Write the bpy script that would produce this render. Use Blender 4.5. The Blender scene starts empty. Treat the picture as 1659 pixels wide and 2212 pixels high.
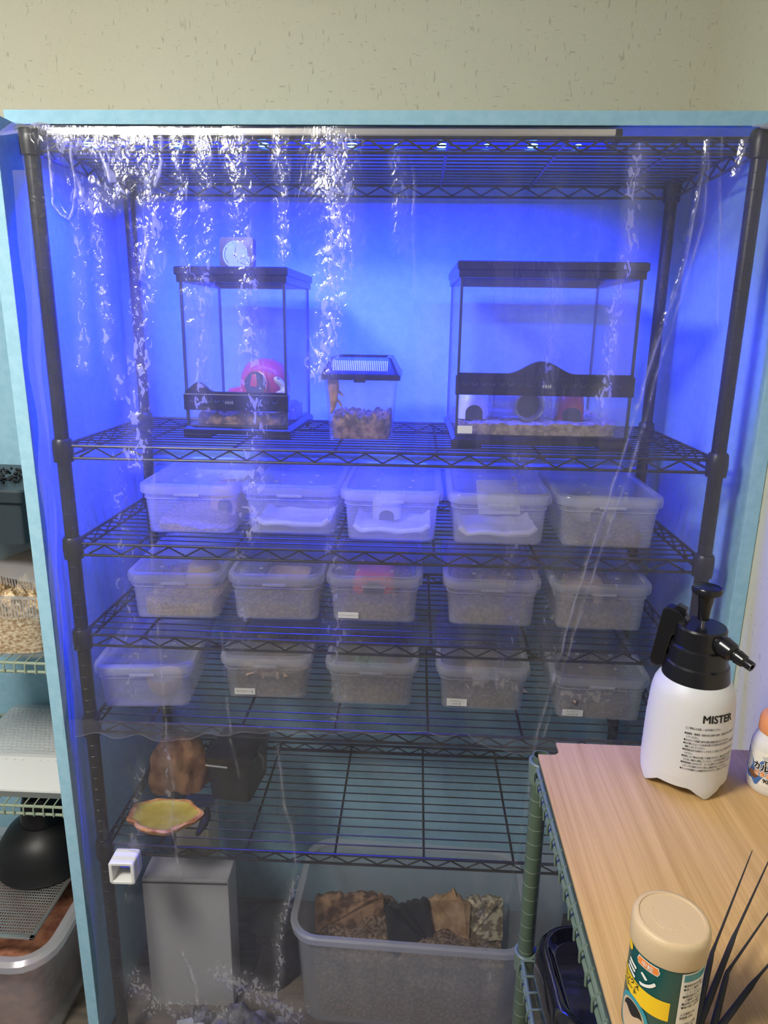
import bpy, bmesh, math, random
import numpy as np
from mathutils import Vector, Matrix
random.seed(7)
SC = bpy.context.scene
COL = SC.collection
# ------------------------------------------------------------------ camera
cam_d = bpy.data.cameras.new('camera'); cam = bpy.data.objects.new('camera', cam_d); COL.objects.link(cam)
_C = Vector((0.0565, -1.24, 1.5076)); _p, _y, _r = 0.2598, -0.0438, 0.0145
_F = Vector((math.sin(_y)*math.cos(_p), math.cos(_y)*math.cos(_p), -math.sin(_p)))
_R = Vector((math.cos(_y), -math.sin(_y), 0)); _U = _R.cross(_F)
_R2 = _R*math.cos(_r)+_U*math.sin(_r); _U2 = -_R*math.sin(_r)+_U*math.cos(_r)
M = Matrix((_R2, _U2, -_F)).transposed().to_4x4(); M.translation = _C
cam.matrix_world = M
cam_d.sensor_fit = 'HORIZONTAL'; cam_d.sensor_width = 36; cam_d.lens = 36*1520.76/1659
cam_d.clip_start = 0.02
SC.camera = cam
# ------------------------------------------------------------------ colour management, world, lights
SC.view_settings.view_transform = 'Standard'; SC.view_settings.look = 'None'
SC.view_settings.gamma = 1; SC.view_settings.use_curve_mapping = False
SC.view_settings.exposure = 0.22
SC.cycles.transparent_max_bounces = 28; SC.cycles.max_bounces = 6
SC.cycles.use_adaptive_sampling = True; SC.cycles.adaptive_threshold = 0.035; SC.cycles.diffuse_bounces = 3; SC.cycles.glossy_bounces = 3; SC.cycles.transmission_bounces = 6
SC.cycles.caustics_reflective = False; SC.cycles.caustics_refractive = False
SC.cycles.sample_clamp_indirect = 4.0
W = bpy.data.worlds.new('world'); SC.world = W; W.use_nodes = True
W.node_tree.nodes['Background'].inputs[0].default_value = (0.80, 0.86, 0.92, 1)
W.node_tree.nodes['Background'].inputs[1].default_value = 0.24
def area(name, loc, target, sx, sy, power, color, shape='RECTANGLE', spread=math.pi):
    d = bpy.data.lights.new(name, 'AREA'); d.shape = shape; d.size = sx; d.size_y = sy
    d.energy = power; d.color = color; d.spread = spread
    o = bpy.data.objects.new(name, d); COL.objects.link(o); o.location = loc
    o.rotation_euler = (Vector(target)-Vector(loc)).to_track_quat('-Z', 'Y').to_euler()
    return o
# room ceiling lamp (round fixture), behind and to the left of the camera
CEIL_Z = 2.42
LAMP = (-1.0, -1.2)
LAMP_GLOW = 70
# blue light of the LED bar under the top shelf
LEDY = 0.075
area('led_bar_light', (-0.105, LEDY, 1.790), (-0.105, LEDY+0.42, 0.9), 0.95, 0.02, 33.0, (0.006, 0.022, 1.0), spread=math.radians(128))

# ------------------------------------------------------------------ mesh helpers
class MB:
    def __init__(s): s.v = []; s.f = []
    def add(s, vs, fs):
        b = len(s.v); s.v.extend([tuple(v) for v in vs]); s.f.extend([tuple(b+i for i in f) for f in fs]); return s
    def box(s, c, d, rz=0, rx=0, ry=0):
        m = Matrix.Rotation(rz, 3, 'Z') @ Matrix.Rotation(ry, 3, 'Y') @ Matrix.Rotation(rx, 3, 'X')
        vs = [Vector(c)+m @ Vector((x*d[0]/2, y*d[1]/2, z*d[2]/2)) for x in (-1, 1) for y in (-1, 1) for z in (-1, 1)]
        return s.add(vs, [(0,1,3,2),(4,6,7,5),(0,4,5,1),(2,3,7,6),(0,2,6,4),(1,5,7,3)])
    def bx(s, x0, x1, y0, y1, z0, z1): return s.box(((x0+x1)/2,(y0+y1)/2,(z0+z1)/2),(x1-x0,y1-y0,z1-z0))
    def tube(s, pts, r, n=8, closed=False, caps=True):
        P = [Vector(p) for p in pts]; N = len(P)
        rs = r if isinstance(r, (list, tuple)) else [r]*N
        up = None; rings = []
        for i in range(N):
            a = P[(i-1) % N] if (closed or i > 0) else P[0]
            b = P[(i+1) % N] if (closed or i < N-1) else P[-1]
            t = (b-a).normalized()
            if up is None:
                up = Vector((0,0,1)) if abs(t.z) < .9 else Vector((0,1,0))
            u = (up - t*up.dot(t))
            if u.length < 1e-4: u = t.orthogonal()
            u.normalize(); w = t.cross(u); up = u
            rings.append([P[i]+(u*math.cos(2*math.pi*k/n)+w*math.sin(2*math.pi*k/n))*rs[i] for k in range(n)])
        s.loft(rings, closed_loop=closed, cap0=caps and not closed, cap1=caps and not closed)
        return s
    def loft(s, rings, closed_loop=False, cap0=False, cap1=False):
        n = len(rings[0]); vs = [p for r in rings for p in r]; fs = []
        m = len(rings)
        for i in range(m if closed_loop else m-1):
            j = (i+1) % m
            for k in range(n):
                l = (k+1) % n
                fs.append((i*n+k, i*n+l, j*n+l, j*n+k))
        if cap0: fs.append(tuple(reversed(range(n))))
        if cap1: fs.append(tuple((m-1)*n+k for k in range(n)))
        return s.add(vs, fs)
    def lathe(s, prof, n=32, c=(0,0,0), cap0=True, cap1=True):
        rings = [[(c[0]+r*math.cos(2*math.pi*k/n), c[1]+r*math.sin(2*math.pi*k/n), c[2]+z) for k in range(n)] for r, z in prof]
        return s.loft(rings, cap0=cap0, cap1=cap1)
    def prism(s, poly, z0, z1):
        return s.loft([[(x,y,z0) for x,y in poly],[(x,y,z1) for x,y in poly]], cap0=True, cap1=True)
    def rings(s, rr, cap0=True, cap1=True): return s.loft(rr, cap0=cap0, cap1=cap1)
    def build(s, name, mat, parent=None, smooth=True, angle=38, loc=None, rz=None, label=None, bevel=0):
        me = bpy.data.meshes.new(name); me.from_pydata([tuple(v) for v in s.v], [], s.f); me.update()
        bm = bmesh.new(); bm.from_mesh(me); bmesh.ops.recalc_face_normals(bm, faces=bm.faces)
        if bevel:
            es = [e for e in bm.edges if len(e.link_faces) == 2 and e.calc_face_angle(0) > 0.6]
            bmesh.ops.bevel(bm, geom=es, offset=bevel, segments=2, affect='EDGES', profile=0.6, clamp_overlap=True)
        bm.to_mesh(me); bm.free()
        if smooth:
            me.polygons.foreach_set('use_smooth', [True]*len(me.polygons))
            try: me.set_sharp_from_angle(angle=math.radians(angle))
            except Exception: pass
        if mat: me.materials.append(mat)
        o = bpy.data.objects.new(name, me); COL.objects.link(o)
        if parent: o.parent = parent
        if loc: o.location = loc
        if rz is not None: o.rotation_euler = (0,0,rz)
        if label: o['label'] = label
        return o
def rr(w, d, r, z, seg=5, cx=0, cy=0):
    """rounded rectangle ring"""
    r = min(r, w/2-1e-4, d/2-1e-4); out = []
    for (sx, sy, a0) in ((1,1,0),(-1,1,90),(-1,-1,180),(1,-1,270)):
        for k in range(seg+1):
            a = math.radians(a0+90*k/seg)
            out.append((cx+sx*(w/2-r)+r*math.cos(a), cy+sy*(d/2-r)+r*math.sin(a), z))
    return out
def tag(o, label=None, cat=None, group=None, kind=None):
    if label: o['label'] = label
    if cat: o['category'] = cat
    if group: o['group'] = group
    if kind: o['kind'] = kind
    return o
def thing(name, label, cat, loc=(0,0,0), rz=0, group=None):
    o = bpy.data.objects.new(name, None); o.empty_display_size = .02; COL.objects.link(o)
    o.location = loc; o.rotation_euler = (0,0,rz)
    return tag(o, label, cat, group)
def copy_tree(o, parent=None):
    c = o.copy(); COL.objects.link(c); c.parent = parent
    for ch in list(o.children): copy_tree(ch, c)
    return c
# ------------------------------------------------------------------ material helpers
def newmat(name):
    m = bpy.data.materials.new(name); m.use_nodes = True; nt = m.node_tree; nt.nodes.clear()
    o = nt.nodes.new('ShaderNodeOutputMaterial'); return m, nt, o
def N(nt, t, **k):
    n = nt.nodes.new(t)
    for a, b in k.items():
        if a.startswith('i_'):
            n.inputs[a[2:].replace('_',' ')].default_value = b
        else: setattr(n, a, b)
    return n
def pbr(name, col, rough=.5, metal=0, col2=None, scale=20, bump=0, bscale=200, spec=.5, stretch=(1,1,1), detail=4, lo=.4, hi=.6, trans=0, sss=0, coat=0):
    m, nt, o = newmat(name); L = nt.links.new
    b = N(nt, 'ShaderNodeBsdfPrincipled'); L(b.outputs[0], o.inputs[0])
    b.inputs['Base Color'].default_value = (*col, 1); b.inputs['Roughness'].default_value = rough
    b.inputs['Metallic'].default_value = metal; b.inputs['Specular IOR Level'].default_value = spec
    b.inputs['Coat Weight'].default_value = coat
    if sss:
        b.inputs['Subsurface Weight'].default_value = sss; b.inputs['Subsurface Scale'].default_value = .01
    tc = N(nt, 'ShaderNodeTexCoord'); mp = N(nt, 'ShaderNodeMapping'); mp.inputs['Scale'].default_value = stretch
    L(tc.outputs['Object'], mp.inputs[0])
    if col2:
        n = N(nt, 'ShaderNodeTexNoise'); n.inputs['Scale'].default_value = scale; n.inputs['Detail'].default_value = detail
        L(mp.outputs[0], n.inputs['Vector'])
        r = N(nt, 'ShaderNodeValToRGB'); r.color_ramp.elements[0].position = lo; r.color_ramp.elements[1].position = hi
        r.color_ramp.elements[0].color = (*col, 1); r.color_ramp.elements[1].color = (*col2, 1)
        L(n.outputs['Fac'], r.inputs[0]); L(r.outputs[0], b.inputs['Base Color'])
    if bump:
        n2 = N(nt, 'ShaderNodeTexNoise'); n2.inputs['Scale'].default_value = bscale; n2.inputs['Detail'].default_value = 3
        L(mp.outputs[0], n2.inputs['Vector'])
        bp = N(nt, 'ShaderNodeBump'); bp.inputs['Strength'].default_value = bump; bp.inputs['Distance'].default_value = .002
        L(n2.outputs['Fac'], bp.inputs['Height']); L(bp.outputs[0], b.inputs['Normal'])
    return m
def plastic(name, haze=.2, col=(.9,.92,.95), rough=.12, tint=(1,1,1), gl=.05, ripple=0):
    """thin clear to cloudy plastic / glass: see-through, partly scattering, glossy"""
    m, nt, o = newmat(name); L = nt.links.new
    t = N(nt, 'ShaderNodeBsdfTransparent'); t.inputs[0].default_value = (*tint, 1)
    d = N(nt, 'ShaderNodeBsdfDiffuse'); d.inputs[0].default_value = (*col, 1)
    tl = N(nt, 'ShaderNodeBsdfTranslucent'); tl.inputs[0].default_value = (*col, 1)
    md = N(nt, 'ShaderNodeMixShader'); md.inputs[0].default_value = .5; L(d.outputs[0], md.inputs[1]); L(tl.outputs[0], md.inputs[2])
    m1 = N(nt, 'ShaderNodeMixShader'); m1.inputs[0].default_value = haze; L(t.outputs[0], m1.inputs[1]); L(md.outputs[0], m1.inputs[2])
    g = N(nt, 'ShaderNodeBsdfGlossy'); g.inputs['Roughness'].default_value = rough
    lw = N(nt, 'ShaderNodeLayerWeight'); lw.inputs['Blend'].default_value = .5
    p = N(nt, 'ShaderNodeMath', operation='POWER'); p.inputs[1].default_value = 3.5; L(lw.outputs['Facing'], p.inputs[0])
    q = N(nt, 'ShaderNodeMath', operation='MULTIPLY_ADD'); q.inputs[1].default_value = .45; q.inputs[2].default_value = gl; L(p.outputs[0], q.inputs[0])
    m2 = N(nt, 'ShaderNodeMixShader'); L(q.outputs[0], m2.inputs[0]); L(m1.outputs[0], m2.inputs[1]); L(g.outputs[0], m2.inputs[2])
    L(m2.outputs[0], o.inputs[0])
    if ripple:
        tc = N(nt, 'ShaderNodeTexCoord'); n = N(nt, 'ShaderNodeTexNoise'); n.inputs['Scale'].default_value = 60
        L(tc.outputs['Object'], n.inputs['Vector'])
        bp = N(nt, 'ShaderNodeBump'); bp.inputs['Strength'].default_value = ripple; bp.inputs['Distance'].default_value = .002
        L(n.outputs['Fac'], bp.inputs['Height']); L(bp.outputs[0], g.inputs['Normal'])
    return m
def emit(name, col, s):
    m, nt, o = newmat(name); e = N(nt, 'ShaderNodeEmission'); e.inputs[0].default_value = (*col, 1); e.inputs[1].default_value = s
    nt.links.new(e.outputs[0], o.inputs[0]); return m
def wallpaper():
    m, nt, o = newmat('wallpaper'); L = nt.links.new
    b = N(nt, 'ShaderNodeBsdfPrincipled'); L(b.outputs[0], o.inputs[0]); b.inputs['Roughness'].default_value = .8
    tc = N(nt, 'ShaderNodeTexCoord')
    def flecks(sc, lo, hi):
        mp = N(nt, 'ShaderNodeMapping'); mp.inputs['Scale'].default_value = sc; L(tc.outputs['Object'], mp.inputs[0])
        n = N(nt, 'ShaderNodeTexNoise'); n.inputs['Scale'].default_value = 1; n.inputs['Detail'].default_value = 1; L(mp.outputs[0], n.inputs['Vector'])
        r = N(nt, 'ShaderNodeMapRange'); r.inputs[1].default_value = lo; r.inputs[2].default_value = hi; L(n.outputs['Fac'], r.inputs[0]); return r.outputs[0]
    a = flecks((150,150,38), .69, .77); c = flecks((45,45,190), .69, .77)
    mx = N(nt, 'ShaderNodeMath', operation='MAXIMUM'); L(a, mx.inputs[0]); L(c, mx.inputs[1])
    big = flecks((2.2,2.2,2.2), .3, .7)
    c1 = N(nt, 'ShaderNodeMix', data_type='RGBA'); c1.inputs['A'].default_value = (.74,.705,.54,1); c1.inputs['B'].default_value = (.74,.73,.57,1); L(big, c1.inputs['Factor'])
    c2 = N(nt, 'ShaderNodeMix', data_type='RGBA'); c2.inputs['B'].default_value = (.50,.48,.36,1); L(c1.outputs['Result'], c2.inputs['A'])
    f = N(nt, 'ShaderNodeMath', operation='MULTIPLY'); f.inputs[1].default_value = .75; L(mx.outputs[0], f.inputs[0]); L(f.outputs[0], c2.inputs['Factor'])
    L(c2.outputs['Result'], b.inputs['Base Color'])
    w1 = flecks((900,900,200), .2, .8); w2 = flecks((200,200,900), .2, .8)
    ad = N(nt, 'ShaderNodeMath', operation='ADD'); L(w1, ad.inputs[0]); L(w2, ad.inputs[1])
    bp = N(nt, 'ShaderNodeBump'); bp.inputs['Strength'].default_value = .5; bp.inputs['Distance'].default_value = .001
    L(ad.outputs[0], bp.inputs['Height']); L(bp.outputs[0], b.inputs['Normal'])
    return m
def bamboo():
    m, nt, o = newmat('bamboo_board'); L = nt.links.new
    b = N(nt, 'ShaderNodeBsdfPrincipled'); L(b.outputs[0], o.inputs[0]); b.inputs['Roughness'].default_value = .42
    tc = N(nt, 'ShaderNodeTexCoord')
    def nz(sc, det=3, scale=1):
        mp = N(nt, 'ShaderNodeMapping'); mp.inputs['Scale'].default_value = sc; L(tc.outputs['Object'], mp.inputs[0])
        n = N(nt, 'ShaderNodeTexNoise'); n.inputs['Scale'].default_value = scale; n.inputs['Detail'].default_value = det; L(mp.outputs[0], n.inputs['Vector']); return n.outputs['Fac']
    r = N(nt, 'ShaderNodeValToRGB'); e = r.color_ramp.elements
    e[0].position = .32; e[0].color = (.52,.325,.125,1); e[1].position = .68; e[1].color = (.68,.445,.20,1)
    L(nz((55,1.6,1)), r.inputs[0])
    r2 = N(nt, 'ShaderNodeValToRGB'); e = r2.color_ramp.elements
    e[0].position = .30; e[0].color = (.82,.75,.66,1); e[1].position = .55; e[1].color = (1,1,1,1)
    L(nz((420,6,1), 4), r2.inputs[0])
    mx = N(nt, 'ShaderNodeMix', data_type='RGBA', blend_type='MULTIPLY'); mx.inputs['Factor'].default_value = .75
    L(r.outputs[0], mx.inputs['A']); L(r2.outputs[0], mx.inputs['B']); L(mx.outputs['Result'], b.inputs['Base Color'])
    return m
def grid_mesh_mat(name, col, hole, px, py, metal=0, rough=.4):
    """perforated screen: holes cut by object coordinates"""
    m, nt, o = newmat(name); L = nt.links.new
    b = N(nt, 'ShaderNodeBsdfPrincipled'); b.inputs['Base Color'].default_value = (*col,1); b.inputs['Metallic'].default_value = metal; b.inputs['Roughness'].default_value = rough
    t = N(nt, 'ShaderNodeBsdfTransparent'); tc = N(nt, 'ShaderNodeTexCoord'); s = N(nt, 'ShaderNodeSeparateXYZ'); L(tc.outputs['Object'], s.inputs[0])
    outs = []
    for ax, p in ((0,px),(1,py)):
        a = N(nt, 'ShaderNodeMath', operation='MULTIPLY'); a.inputs[1].default_value = 1/p; L(s.outputs[ax], a.inputs[0])
        f = N(nt, 'ShaderNodeMath', operation='FRACT'); L(a.outputs[0], f.inputs[0])
        g = N(nt, 'ShaderNodeMath', operation='LESS_THAN'); g.inputs[1].default_value = hole; L(f.outputs[0], g.inputs[0]); outs.append(g.outputs[0])
    mm = N(nt, 'ShaderNodeMath', operation='MULTIPLY'); L(outs[0], mm.inputs[0]); L(outs[1], mm.inputs[1])
    mx = N(nt, 'ShaderNodeMixShader'); L(mm.outputs[0], mx.inputs[0]); L(b.outputs[0], mx.inputs[1]); L(t.outputs[0], mx.inputs[2]); L(mx.outputs[0], o.inputs[0])
    return m
def sheet_mat():
    """thin clear vinyl sheet; 'crinkle' = crumpled zones, 'crease' = fold lines with highlights painted in as white haze, and the hem"""
    m, nt, o = newmat('clear_vinyl'); L = nt.links.new
    tc = N(nt, 'ShaderNodeTexCoord')
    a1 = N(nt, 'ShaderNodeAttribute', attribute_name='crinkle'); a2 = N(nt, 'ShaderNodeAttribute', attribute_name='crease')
    mp = N(nt, 'ShaderNodeMapping'); mp.inputs['Scale'].default_value = (1,1,.55); L(tc.outputs['Object'], mp.inputs[0])
    n1 = N(nt, 'ShaderNodeTexNoise'); n1.inputs['Scale'].default_value = 105; n1.inputs['Detail'].default_value = 2; n1.inputs['Roughness'].default_value = .4; n1.inputs['Distortion'].default_value = 1.1; L(mp.outputs[0], n1.inputs['Vector'])
    n2 = N(nt, 'ShaderNodeTexNoise'); n2.inputs['Scale'].default_value = 22; n2.inputs['Detail'].default_value = 3; L(mp.outputs[0], n2.inputs['Vector'])
    def math_(op, a, b=None, c=None):
        n = N(nt, 'ShaderNodeMath', operation=op)
        for i, x in enumerate((a, b, c)):
            if x is None: continue
            if isinstance(x, (int, float)): n.inputs[i].default_value = x
            else: L(x, n.inputs[i])
        return n.outputs[0]
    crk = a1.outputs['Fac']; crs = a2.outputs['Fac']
    # flakes: whitened spots painted in for glints on crumpled facets
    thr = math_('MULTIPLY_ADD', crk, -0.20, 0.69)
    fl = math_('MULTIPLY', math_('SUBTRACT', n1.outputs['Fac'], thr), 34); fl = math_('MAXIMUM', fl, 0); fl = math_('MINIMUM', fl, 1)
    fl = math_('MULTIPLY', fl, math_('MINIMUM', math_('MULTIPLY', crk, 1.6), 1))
    # film haze, plus the painted glints of flakes and creases
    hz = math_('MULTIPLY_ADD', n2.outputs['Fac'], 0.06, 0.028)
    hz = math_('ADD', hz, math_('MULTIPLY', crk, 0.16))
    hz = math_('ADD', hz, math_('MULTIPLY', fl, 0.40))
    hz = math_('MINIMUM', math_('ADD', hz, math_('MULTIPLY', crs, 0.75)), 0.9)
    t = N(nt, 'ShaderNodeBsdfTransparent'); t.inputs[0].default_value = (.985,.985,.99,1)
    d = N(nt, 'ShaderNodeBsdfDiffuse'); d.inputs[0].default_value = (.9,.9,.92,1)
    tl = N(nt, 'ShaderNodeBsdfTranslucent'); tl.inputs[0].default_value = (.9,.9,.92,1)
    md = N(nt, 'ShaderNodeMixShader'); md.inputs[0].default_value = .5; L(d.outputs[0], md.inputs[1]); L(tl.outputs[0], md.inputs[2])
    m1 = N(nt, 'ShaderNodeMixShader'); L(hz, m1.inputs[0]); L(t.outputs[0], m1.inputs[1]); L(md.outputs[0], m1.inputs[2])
    g = N(nt, 'ShaderNodeBsdfGlossy'); g.inputs['Roughness'].default_value = .19
    bs = math_('MULTIPLY_ADD', crk, 1.45, .10)
    bp = N(nt, 'ShaderNodeBump'); bp.inputs['Distance'].default_value = .004; L(bs, bp.inputs['Strength']); L(n1.outputs['Fac'], bp.inputs['Height']); L(bp.outputs[0], g.inputs['Normal'])
    lw = N(nt, 'ShaderNodeLayerWeight'); lw.inputs['Blend'].default_value = .5; L(bp.outputs[0], lw.inputs['Normal'])
    gf = math_('MULTIPLY_ADD', math_('POWER', lw.outputs['Facing'], 3.0), .4, .05)
    gf = math_('ADD', gf, math_('MULTIPLY', crk, .14))
    m2 = N(nt, 'ShaderNodeMixShader'); L(gf, m2.inputs[0]); L(m1.outputs[0], m2.inputs[1]); L(g.outputs[0], m2.inputs[2]); L(m2.outputs[0], o.inputs[0])
    return m

def ringed_post():
    m, nt, o = newmat('green_post_steel'); L = nt.links.new
    b = N(nt, 'ShaderNodeBsdfPrincipled'); L(b.outputs[0], o.inputs[0]); b.inputs['Roughness'].default_value = .45
    tc = N(nt, 'ShaderNodeTexCoord'); s = N(nt, 'ShaderNodeSeparateXYZ'); L(tc.outputs['Object'], s.inputs[0])
    a = N(nt, 'ShaderNodeMath', operation='MULTIPLY'); a.inputs[1].default_value = 1/.0255; L(s.outputs[2], a.inputs[0])
    f = N(nt, 'ShaderNodeMath', operation='FRACT'); L(a.outputs[0], f.inputs[0])
    g = N(nt, 'ShaderNodeMath', operation='LESS_THAN'); g.inputs[1].default_value = .030; L(f.outputs[0], g.inputs[0])
    mx = N(nt, 'ShaderNodeMix', data_type='RGBA'); mx.inputs['A'].default_value = (.085,.125,.085,1); mx.inputs['B'].default_value = (.40,.46,.38,1); L(g.outputs[0], mx.inputs['Factor']); L(mx.outputs['Result'], b.inputs['Base Color'])
    return m
MT = {}
MT['wall'] = wallpaper()
MT['foam'] = pbr('blue_foam_board', (.32,.57,.71), .85, col2=(.36,.61,.75), scale=60, bump=.35, bscale=350, spec=.2)
MT['lamp_glow'] = emit('lit_diffuser', (1.0,.95,.87), LAMP_GLOW)
MT['floor'] = pbr('wood_floor', (.10,.085,.07), .5, col2=(.16,.13,.10), scale=6, stretch=(1,8,1))
MT['ceil'] = pbr('ceiling_paper', (.78,.77,.72), .9)
MT['black_wire'] = pbr('black_coated_steel', (.010,.010,.013), .36, spec=.5)
MT['green'] = pbr('green_coated_steel', (.115,.165,.125), .42, col2=(.135,.185,.14), scale=30)
MT['green_post'] = ringed_post()
MT['groove'] = pbr('bare_groove', (.35,.42,.33), .35, metal=.3)
MT['bamboo'] = bamboo()
MT['black_pl'] = pbr('black_plastic', (.007,.007,.009), .25)
MT['black_gloss'] = pbr('black_glazed', (.006,.006,.008), .06, spec=.7, coat=.6)
MT['black_matte'] = pbr('black_matte', (.02,.02,.022), .55)
MT['alu'] = pbr('brushed_aluminium', (.72,.70,.66), .28, metal=.9)
MT['led'] = emit('lit_led', (.10,.42,1.0), 30)
MT['glass'] = plastic('tank_glass', .035, (.8,.85,.95), .03, tint=(.97,.98,.99), gl=.035)
MT['glass_edge'] = pbr('glass_edge_silicone', (.03,.04,.06), .3)
MT['tub'] = plastic('cloudy_tub_plastic', .26, (.86,.88,.92), .2, gl=.03, ripple=.3)
MT['lid'] = plastic('cloudy_lid_plastic', .30, (.86,.88,.92), .2, gl=.05, ripple=.2)
MT['rimp'] = plastic('cloudy_rim_plastic', .42, (.86,.88,.93), .22, gl=.06)
MT['edge_film'] = plastic('doubled_film', .11, (.9,.92,.95), .12, gl=.06)
MT['clearbox'] = plastic('clear_acrylic', .06, (.9,.92,.95), .05, gl=.05)
MT['white_pl'] = pbr('white_plastic', (.80,.80,.78), .35)
MT['paper'] = pbr('white_paper_towel', (.82,.82,.84), .9, bump=.4, bscale=180)
MT['sticker'] = pbr('sticker_paper', (.84,.84,.78), .6)
MT['ink'] = pbr('black_ink', (.015,.015,.015), .6)
MT['red'] = pbr('red_plastic', (.72,.05,.05), .25)
MT['tan'] = pbr('tan_plastic', (.62,.45,.28), .5)
MT['soil'] = pbr('brown_soil', (.10,.062,.038), .95, col2=(.34,.24,.16), scale=130, bump=1, bscale=250, lo=.42, hi=.66)
MT['sand'] = pbr('tan_sand', (.26,.18,.11), .95, col2=(.55,.40,.25), scale=180, bump=1, bscale=300)
MT['chips'] = pbr('husk_chips', (.07,.035,.02), .9, col2=(.42,.25,.15), scale=75, bump=1, bscale=120, lo=.4, hi=.68)
MT['pellets'] = pbr('clay_pellets', (.20,.14,.085), .8, col2=(.42,.32,.21), scale=90, bump=.6, bscale=200)
MT['wood_chips'] = pbr('aspen_chips', (.36,.19,.055), .9, col2=(.85,.70,.47), scale=130, bump=1, bscale=120, lo=.38, hi=.6, stretch=(1,1,1.6))
MT['cork'] = pbr('cork_bark', (.10,.05,.025), .9, col2=(.42,.25,.14), scale=28, bump=1, bscale=70)
MT['ylw_dish'] = pbr('yellow_resin', (.42,.32,.035), .5, col2=(.50,.40,.06), scale=30)
MT['lamp_black'] = pbr('lamp_black_enamel', (.006,.006,.007), .45)
MT['orange_rock'] = pbr('orange_resin_rock', (.42,.15,.035), .7, col2=(.70,.36,.13), scale=50, bump=.8, bscale=90)
MT['brown_rock'] = pbr('brown_resin_rock', (.16,.065,.03), .7, col2=(.34,.17,.08), scale=25, bump=.8, bscale=60)
MT['grey_metal'] = pbr('grey_painted_metal', (.42,.42,.43), .55)
MT['beige'] = pbr('beige_plastic', (.62,.58,.48), .5)
MT['white_bottle'] = pbr('milky_bottle', (.68,.69,.71), .42, sss=.2)
MT['orange_cap'] = pbr('orange_cap', (.80,.32,.13), .35)
MT['cream'] = pbr('cream_powder', (.86,.84,.76), .5)
MT['label_blue'] = pbr('label_blue', (.06,.16,.42), .5)
MT['label_green'] = pbr('label_dark_green', (.004,.085,.08), .3)
MT['label_yellow'] = pbr('label_yellow', (.90,.58,.02), .3)
MT['label_teal'] = pbr('label_teal', (.05,.30,.36), .35)
MT['label_orange'] = pbr('label_orange', (.85,.26,.05), .35)
MT['lid_tan'] = pbr('tan_lid_plastic', (.60,.45,.27), .45, bump=.15, bscale=500)
MT['pink'] = pbr('pink_tag', (.75,.5,.58), .6)
MT['crested_white'] = pbr('pale_gecko_skin', (.72,.68,.62), .6, col2=(.35,.30,.28), scale=70, lo=.5, hi=.75)
MT['crested_orange'] = pbr('orange_gecko_skin', (.55,.30,.12), .6, col2=(.30,.14,.06), scale=80)
MT['gecko_pink'] = pbr('pinkish_gecko_skin', (.62,.46,.38), .6, col2=(.42,.28,.22), scale=120)
MT['gecko_spot'] = pbr('spotted_gecko_skin', (.10,.07,.06), .6, col2=(.62,.48,.36), scale=95, lo=.45, hi=.52, detail=1)
MT['gecko_band'] = pbr('banded_gecko_skin', (.16,.12,.11), .6, col2=(.70,.62,.58), scale=120, lo=.45, hi=.5, stretch=(1,.25,.25), detail=0)
MT['dome_in'] = pbr('aluminium_reflector', (.5,.5,.5), .3, metal=.8)
MT['dark_grey'] = pbr('dark_grey_plastic', (.035,.05,.06), .4)
MT['screen'] = grid_mesh_mat('wire_screen', (.45,.46,.46), .66, .006, .008, metal=.7, rough=.35)
MT['emboss'] = plastic('embossed_clear', .16, (.75,.82,.85), .08, gl=.12, ripple=1)
MT['light_grey'] = pbr('light_grey_board', (.55,.57,.57), .6)
MT['redbrown'] = pbr('red_brown_bedding', (.25,.09,.05), .9, col2=(.42,.18,.10), scale=40)
MT['clock_face'] = pbr('dial_paper', (.42,.40,.46), .5)
MT['silver'] = pbr('silver_pin', (.6,.6,.6), .25, metal=1)
MT['dark_bag'] = pbr('dark_bag', (.02,.02,.022), .22, bump=1, bscale=40)
MT['led_glow'] = emit('added_led_glow', (0.0,.012,1.0), 1.6)
MT['foil'] = pbr('crumpled_bag', (.30,.30,.31), .35, col2=(.04,.04,.045), scale=14, bump=1, bscale=30)
MT['sheet'] = sheet_mat()
# ================================================================== THE SETTING
FL = -0.12
def struct(name, mb, mat, **k):
    o = mb.build(name, mat, smooth=False, **k); o['kind'] = 'structure'; return o
struct('floor', MB().bx(-2.6, .70, -3.2, .50, FL-.03, FL), MT['floor'])
struct('wall_back', MB().bx(-2.6, .665, .47, .50, FL, CEIL_Z), MT['wall'])
struct('wall_right', MB().bx(.665, .70, -3.2, .50, FL, CEIL_Z), MT['wall'])
struct('ceiling', MB().bx(-2.6, .70, -3.2, .50, CEIL_Z, CEIL_Z+.03), MT['ceil'])
# round ceiling lamp fixture
t = thing('ceiling_lamp', 'round white ceiling lamp behind the camera', 'lamp', (LAMP[0], LAMP[1], CEIL_Z))
MB().lathe([(.10,0),(.12,-.012),(.12,-.03),(.10,-.03)], 32).build('base', MT['white_pl'], t)
MB().lathe([(.24,-.030),(.26,-.045),(.255,-.070),(.22,-.095),(.12,-.112),(.01,-.116)], 48).build('lamp_shade', MT['lamp_glow'], t)

# ================================================================== FOAM BOARDS round the black rack
def foam(name, label, b):
    mb = MB().bx(*b); o = mb.build(name, MT['foam'], smooth=False, bevel=.0012); tag(o, label, 'insulation board'); return o
foam('foam_board', 'light blue foam board standing against the back wall behind both racks', (-1.75, .664, .443, .468, FL, 1.845))
foam('foam_board', 'tall light blue foam board standing upright at the left side of the black rack', (-.660, -.635, -.012, .442, FL, 1.829))
foam('foam_board', 'light blue foam board standing against the right wall beside the rack', (.639, .664, -.015, .442, FL, 1.829))
foam('foam_board', 'light blue foam board lying as a roof over the black rack', (-.660, .664, .062, .4425, 1.8305, 1.853))

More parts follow.
